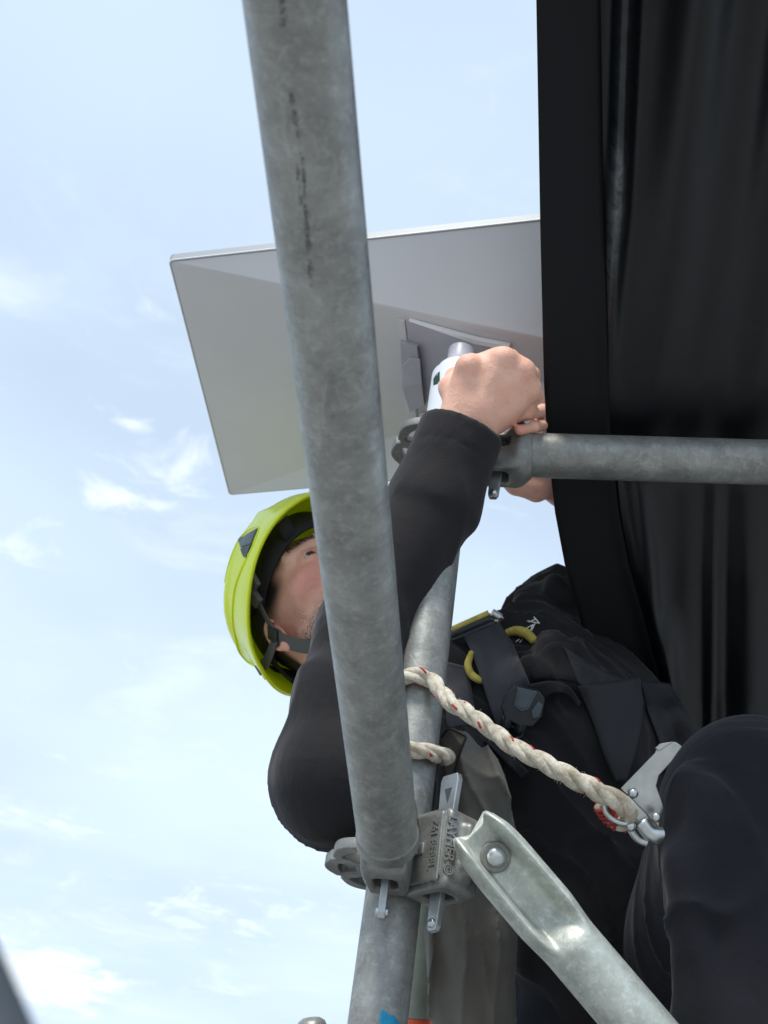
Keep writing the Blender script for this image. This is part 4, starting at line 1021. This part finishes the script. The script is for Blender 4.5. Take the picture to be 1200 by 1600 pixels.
# chest print
for (pa, pb) in (((820, 983), (833, 976)), ((820, 983), (829, 985)), ((829, 985), (833, 976)), ((824, 970), (843, 974)), ((834, 964), (843, 974)), ((829, 988), (836, 974)), ((826, 972), (838, 967))):
    c = [dj(*pa, .0012), dj((pa[0]+pb[0])/2, (pa[1]+pb[1])/2, .0014), dj(*pb, .0012)]; V, Fc, uv = tube_geo(c, .0008, 6); mesh('chest_print', V, Fc, M_PRINT, jo)
for k_ in ((806, 1003, 812, 998), (812, 1004, 816, 999)):
    V, Fc, uv = tube_geo([dj(k_[0], k_[1], .001), dj(k_[2], k_[3], .001)], .0008, 6); mesh('chest_print', V, Fc, M_PRINT, jo)

# ------------------------------------------------------------------ grey canvas bag behind the rosette
def bagp(x, y, z): return P(x, y, z)
def bag_sdf(p):
    c = [bagp(722, 1168, 1.215), bagp(735, 1230, 1.215), bagp(738, 1320, 1.215), bagp(740, 1450, 1.205), bagp(742, 1680, 1.19)]
    r_ = [.014, .026, .034, .036, .036]
    d = np.full(len(p), 1.)
    for i in range(4): d = smin(d, cap(p, c[i], c[i+1], r_[i], r_[i+1]), .03)
    q = (p-CAM)@RM; X = 600+q[:, 0]/-q[:, 2]*F
    s = q[:, 0]*1000
    d = d-.0030*np.sin(s*.16+q[:, 1]*22+1.5*np.sin(q[:, 1]*17))-.0050*sharp(np.sin(s*.10+q[:, 1]*24+1.6*np.sin(q[:, 1]*21)))-.0045*sharp(wav(p, (46, 36, 16), .2, 1.9))
    return d*.8
bag = thing('canvas_bag', 'slack grey canvas bag hanging behind the lower rosette, between upright and jacket', 'bag', bagp(740, 1600, 1.19))
lo, hi = bounds([bagp(700, 1130, 1.2), bagp(790, 1760, 1.2), bagp(700, 1760, 1.2), bagp(790, 1130, 1.2)], .06)
v, f = sdf_mesh(bag_sdf, lo, hi, .0028, 2.0); mesh('sack', v, f, M_CANVAS, bag)
fl = [P(690, 1152, 1.165), P(703, 1140, 1.16), P(716, 1142, 1.158), P(730, 1152, 1.158), P(722, 1165, 1.156), P(712, 1200, 1.16), P(702, 1250, 1.165), P(692, 1240, 1.168)]
V, Fc = prism_geo(fl, nrm(CAM-fl[0]), .0015); mesh('flap', V, Fc, M_CANVAS, bag, smooth=False, bevel=.001)
for pts in ([(690, 1152, 1.163), (703, 1139, 1.157), (728, 1150, 1.155)], [(729, 1151, 1.155), (718, 1180, 1.154), (706, 1230, 1.160), (700, 1262, 1.166)]):
    V, Fc, uv = tube_geo(spline([P(*q) for q in pts], 24), .0012, 8); mesh('piping', V, Fc, M_WEBD, bag)

# ------------------------------------------------------------------ rope
rp = thing('rope_lanyard', 'cream three strand rope with red tracer, tied round the upright and hooked', 'rope', P(800, 1160, 1.08))
cS = lambda y: std_pt(y)
e_c = nrm((CAM-cS(1140))-SD*np.dot(CAM-cS(1140), SD)); e_r = np.cross(SD, e_c); e_r = e_r if np.dot(e_r, D2W([1, 0, 0])) > 0 else -e_r
RR = R+.0085
path = [P(938, 1256, 1.048), P(952, 1274, 1.052), P(970, 1284, 1.050), P(984, 1276, 1.040), P(972, 1257, 1.032), P(943, 1241, 1.030), P(895, 1216, 1.035), P(847, 1190, 1.045), P(803, 1167, 1.055), P(767, 1140, 1.07), P(730, 1113, 1.085), P(702, 1096, 1.100)]
def wrap(ang, y): c = cS(y); return c+(e_c*math.cos(ang)+e_r*math.sin(ang))*RR
path += [wrap(.35, 1086), wrap(-.2, 1082), wrap(-.8, 1086), wrap(-1.5, 1096), wrap(-2.2, 1112), wrap(-3.0, 1132), wrap(-3.8, 1152), wrap(-4.5, 1170), wrap(-5.1, 1184), wrap(-5.7, 1192), wrap(-6.28, 1195), wrap(-6.9, 1196), wrap(-7.5, 1200), wrap(-8.2, 1215), wrap(-9.0, 1235), wrap(-9.7, 1245)]
n = 620; c = spline(path, n*3); ln = np.concatenate([[0], np.cumsum(np.linalg.norm(np.diff(c, axis=0), axis=1))])
sN = np.linspace(0, ln[-1], n); c = A([np.interp(sN, ln, c[:, i]) for i in range(3)]).T
T, Na, Nb = frames(c); RP = .0077*(1+.16*sstep(.20, .05, sN)-.35*sstep(.04, .0, sN)); LAY = .066
for k in range(3):
    ph = 2*np.pi*k/3+2*np.pi*sN/LAY; ctr = c+(Na*np.cos(ph)[:, None]+Nb*np.sin(ph)[:, None])*(RP*.50)[:, None]
    V, Fc, uv = tube_geo(ctr, RP*.54, 16); uv[:, 0] *= 1.0; uv[:, 2] *= 30; mesh('strand', V, Fc, M_ROPE, rp, uv=uv)
    ph2 = ph+.9*np.sin(sN*2*np.pi/.05+k*2.1)
    ctr2 = ctr+(Na*np.cos(ph2)[:, None]+Nb*np.sin(ph2)[:, None])*(RP*.36*(1+.46*(np.sin(sN*2*np.pi/.043+k*1.7)*np.sin(sN*2*np.pi/.017+k) > .45)))[:, None]
    if k < 2: V, Fc, uv = tube_geo(ctr2, .0011, 8); mesh('tracer_yarn', V, Fc, M_RED, rp)
# fuzzy stray fibres
geos = []
for i in range(420):
    j = random.randrange(4, n-4); a = random.uniform(0, 6.28); o_ = Na[j]*math.cos(a)+Nb[j]*math.sin(a); b0 = c[j]+o_*RP[j]*.93
    dr = nrm(o_*.6+T[j]*random.uniform(-1.4, 1.4)+np.random.randn(3)*.3); l_ = random.uniform(.001, .0028)
    geos.append(tube_geo([b0, b0+dr*l_*.5, b0+dr*l_+o_*.0006], [.00014, .00012, .00006], 3, False))
V, Fc, _ = join(*geos); o = mesh('loose_fibres', V, Fc, M_ROPE, rp); o['kind'] = 'stuff'
# spliced end in red whipping around the eye of the hook
for i in range(6):
    cc = c[3+i*4]; q = Na[3+i*4]; q2 = Nb[3+i*4]; tt_ = T[3+i*4]
    V, Fc, uv = tube_geo([cc+tt_*.0022*(th/6.283-.5)+(q*math.cos(th)+q2*math.sin(th))*(RP[3+i*4]*1.0) for th in np.linspace(0, 6.283, 26)], .0017, 8, False); mesh('splice_yarn', V, Fc, M_RED, rp, uv=uv)

# ------------------------------------------------------------------ snap hook
hk = thing('snap_hook', 'zinc plated double action snap hook at the rope end, partly behind the knee', 'snap hook', P(1010, 1240, 1.03))
hz = 1.045; hn = nrm(CAM-P(1000, 1220, hz)+D2W([.25, .1, 0]))
def hpoly(pix, z, th, name, m, bev=.0008, par=None):
    V, Fc = prism_geo([P(x, y, z) for x, y in pix], hn, th); o = mesh(name, V, Fc, m, par or hk, smooth=False, bevel=bev)
    bm = bmesh.new(); bm.from_mesh(o.data); bmesh.ops.recalc_face_normals(bm, faces=bm.faces); bm.to_mesh(o.data); bm.free(); return o
hpoly([(970, 1232), (1024, 1176), (1030, 1162), (1056, 1159), (1066, 1166), (1050, 1190), (1030, 1212), (1026, 1228), (1034, 1250), (1050, 1300), (1028, 1292), (985, 1246)], hz, .003, 'side_plate', M_ZINC)
hpoly([(1024, 1168), (1034, 1161), (1054, 1158), (1030, 1174)], hz-.004, .004, 'lever', M_ZINC)
hpoly([(975, 1240), (984, 1244), (1028, 1290), (1040, 1306), (1030, 1312), (1000, 1290), (984, 1268)], hz-.010, .012, 'hook_body', M_ZINC, .003)
V, Fc, uv = tube_geo(spline([P(1000, 1284, hz-.008), P(1016, 1302, hz-.01), P(1034, 1306, hz-.01), P(1060, 1300, hz-.006), P(1080, 1270, hz)], 24), [.0075]*24, 16); mesh('hook_nose', V, Fc, M_ZINC, hk)
ec_ = P(967, 1268, hz-.010); eu = nrm(P(985, 1283, hz)-P(950, 1262, hz)); ev = nrm(np.cross(hn, eu))
V, Fc, uv = tube_geo([ec_+eu*math.cos(t)*.0135+ev*math.sin(t)*.0085 for t in np.linspace(0, 2*np.pi, 48)], .0026, 14, False); mesh('eye_ring', V, Fc, M_ZINC, hk)
V, Fc, uv = tube_geo(spline([P(984, 1292, hz-.012), P(990, 1304, hz-.012), P(1000, 1314, hz-.012), P(1012, 1318, hz-.012)], 16), .0032, 12); mesh('trigger', V, Fc, M_ZINC, hk)
for x, y in ((990, 1240), (986, 1292), (1026, 1277)):
    cc = P(x, y, hz-.0035 if y < 1250 else hz-.014); V, Fc, uv = tube_geo([cc-hn*.001, cc+hn*.0018, cc+hn*.003], [.0042, .0038, .0015], 18); mesh('rivet', V, Fc, M_ZINC, hk)
print('done')
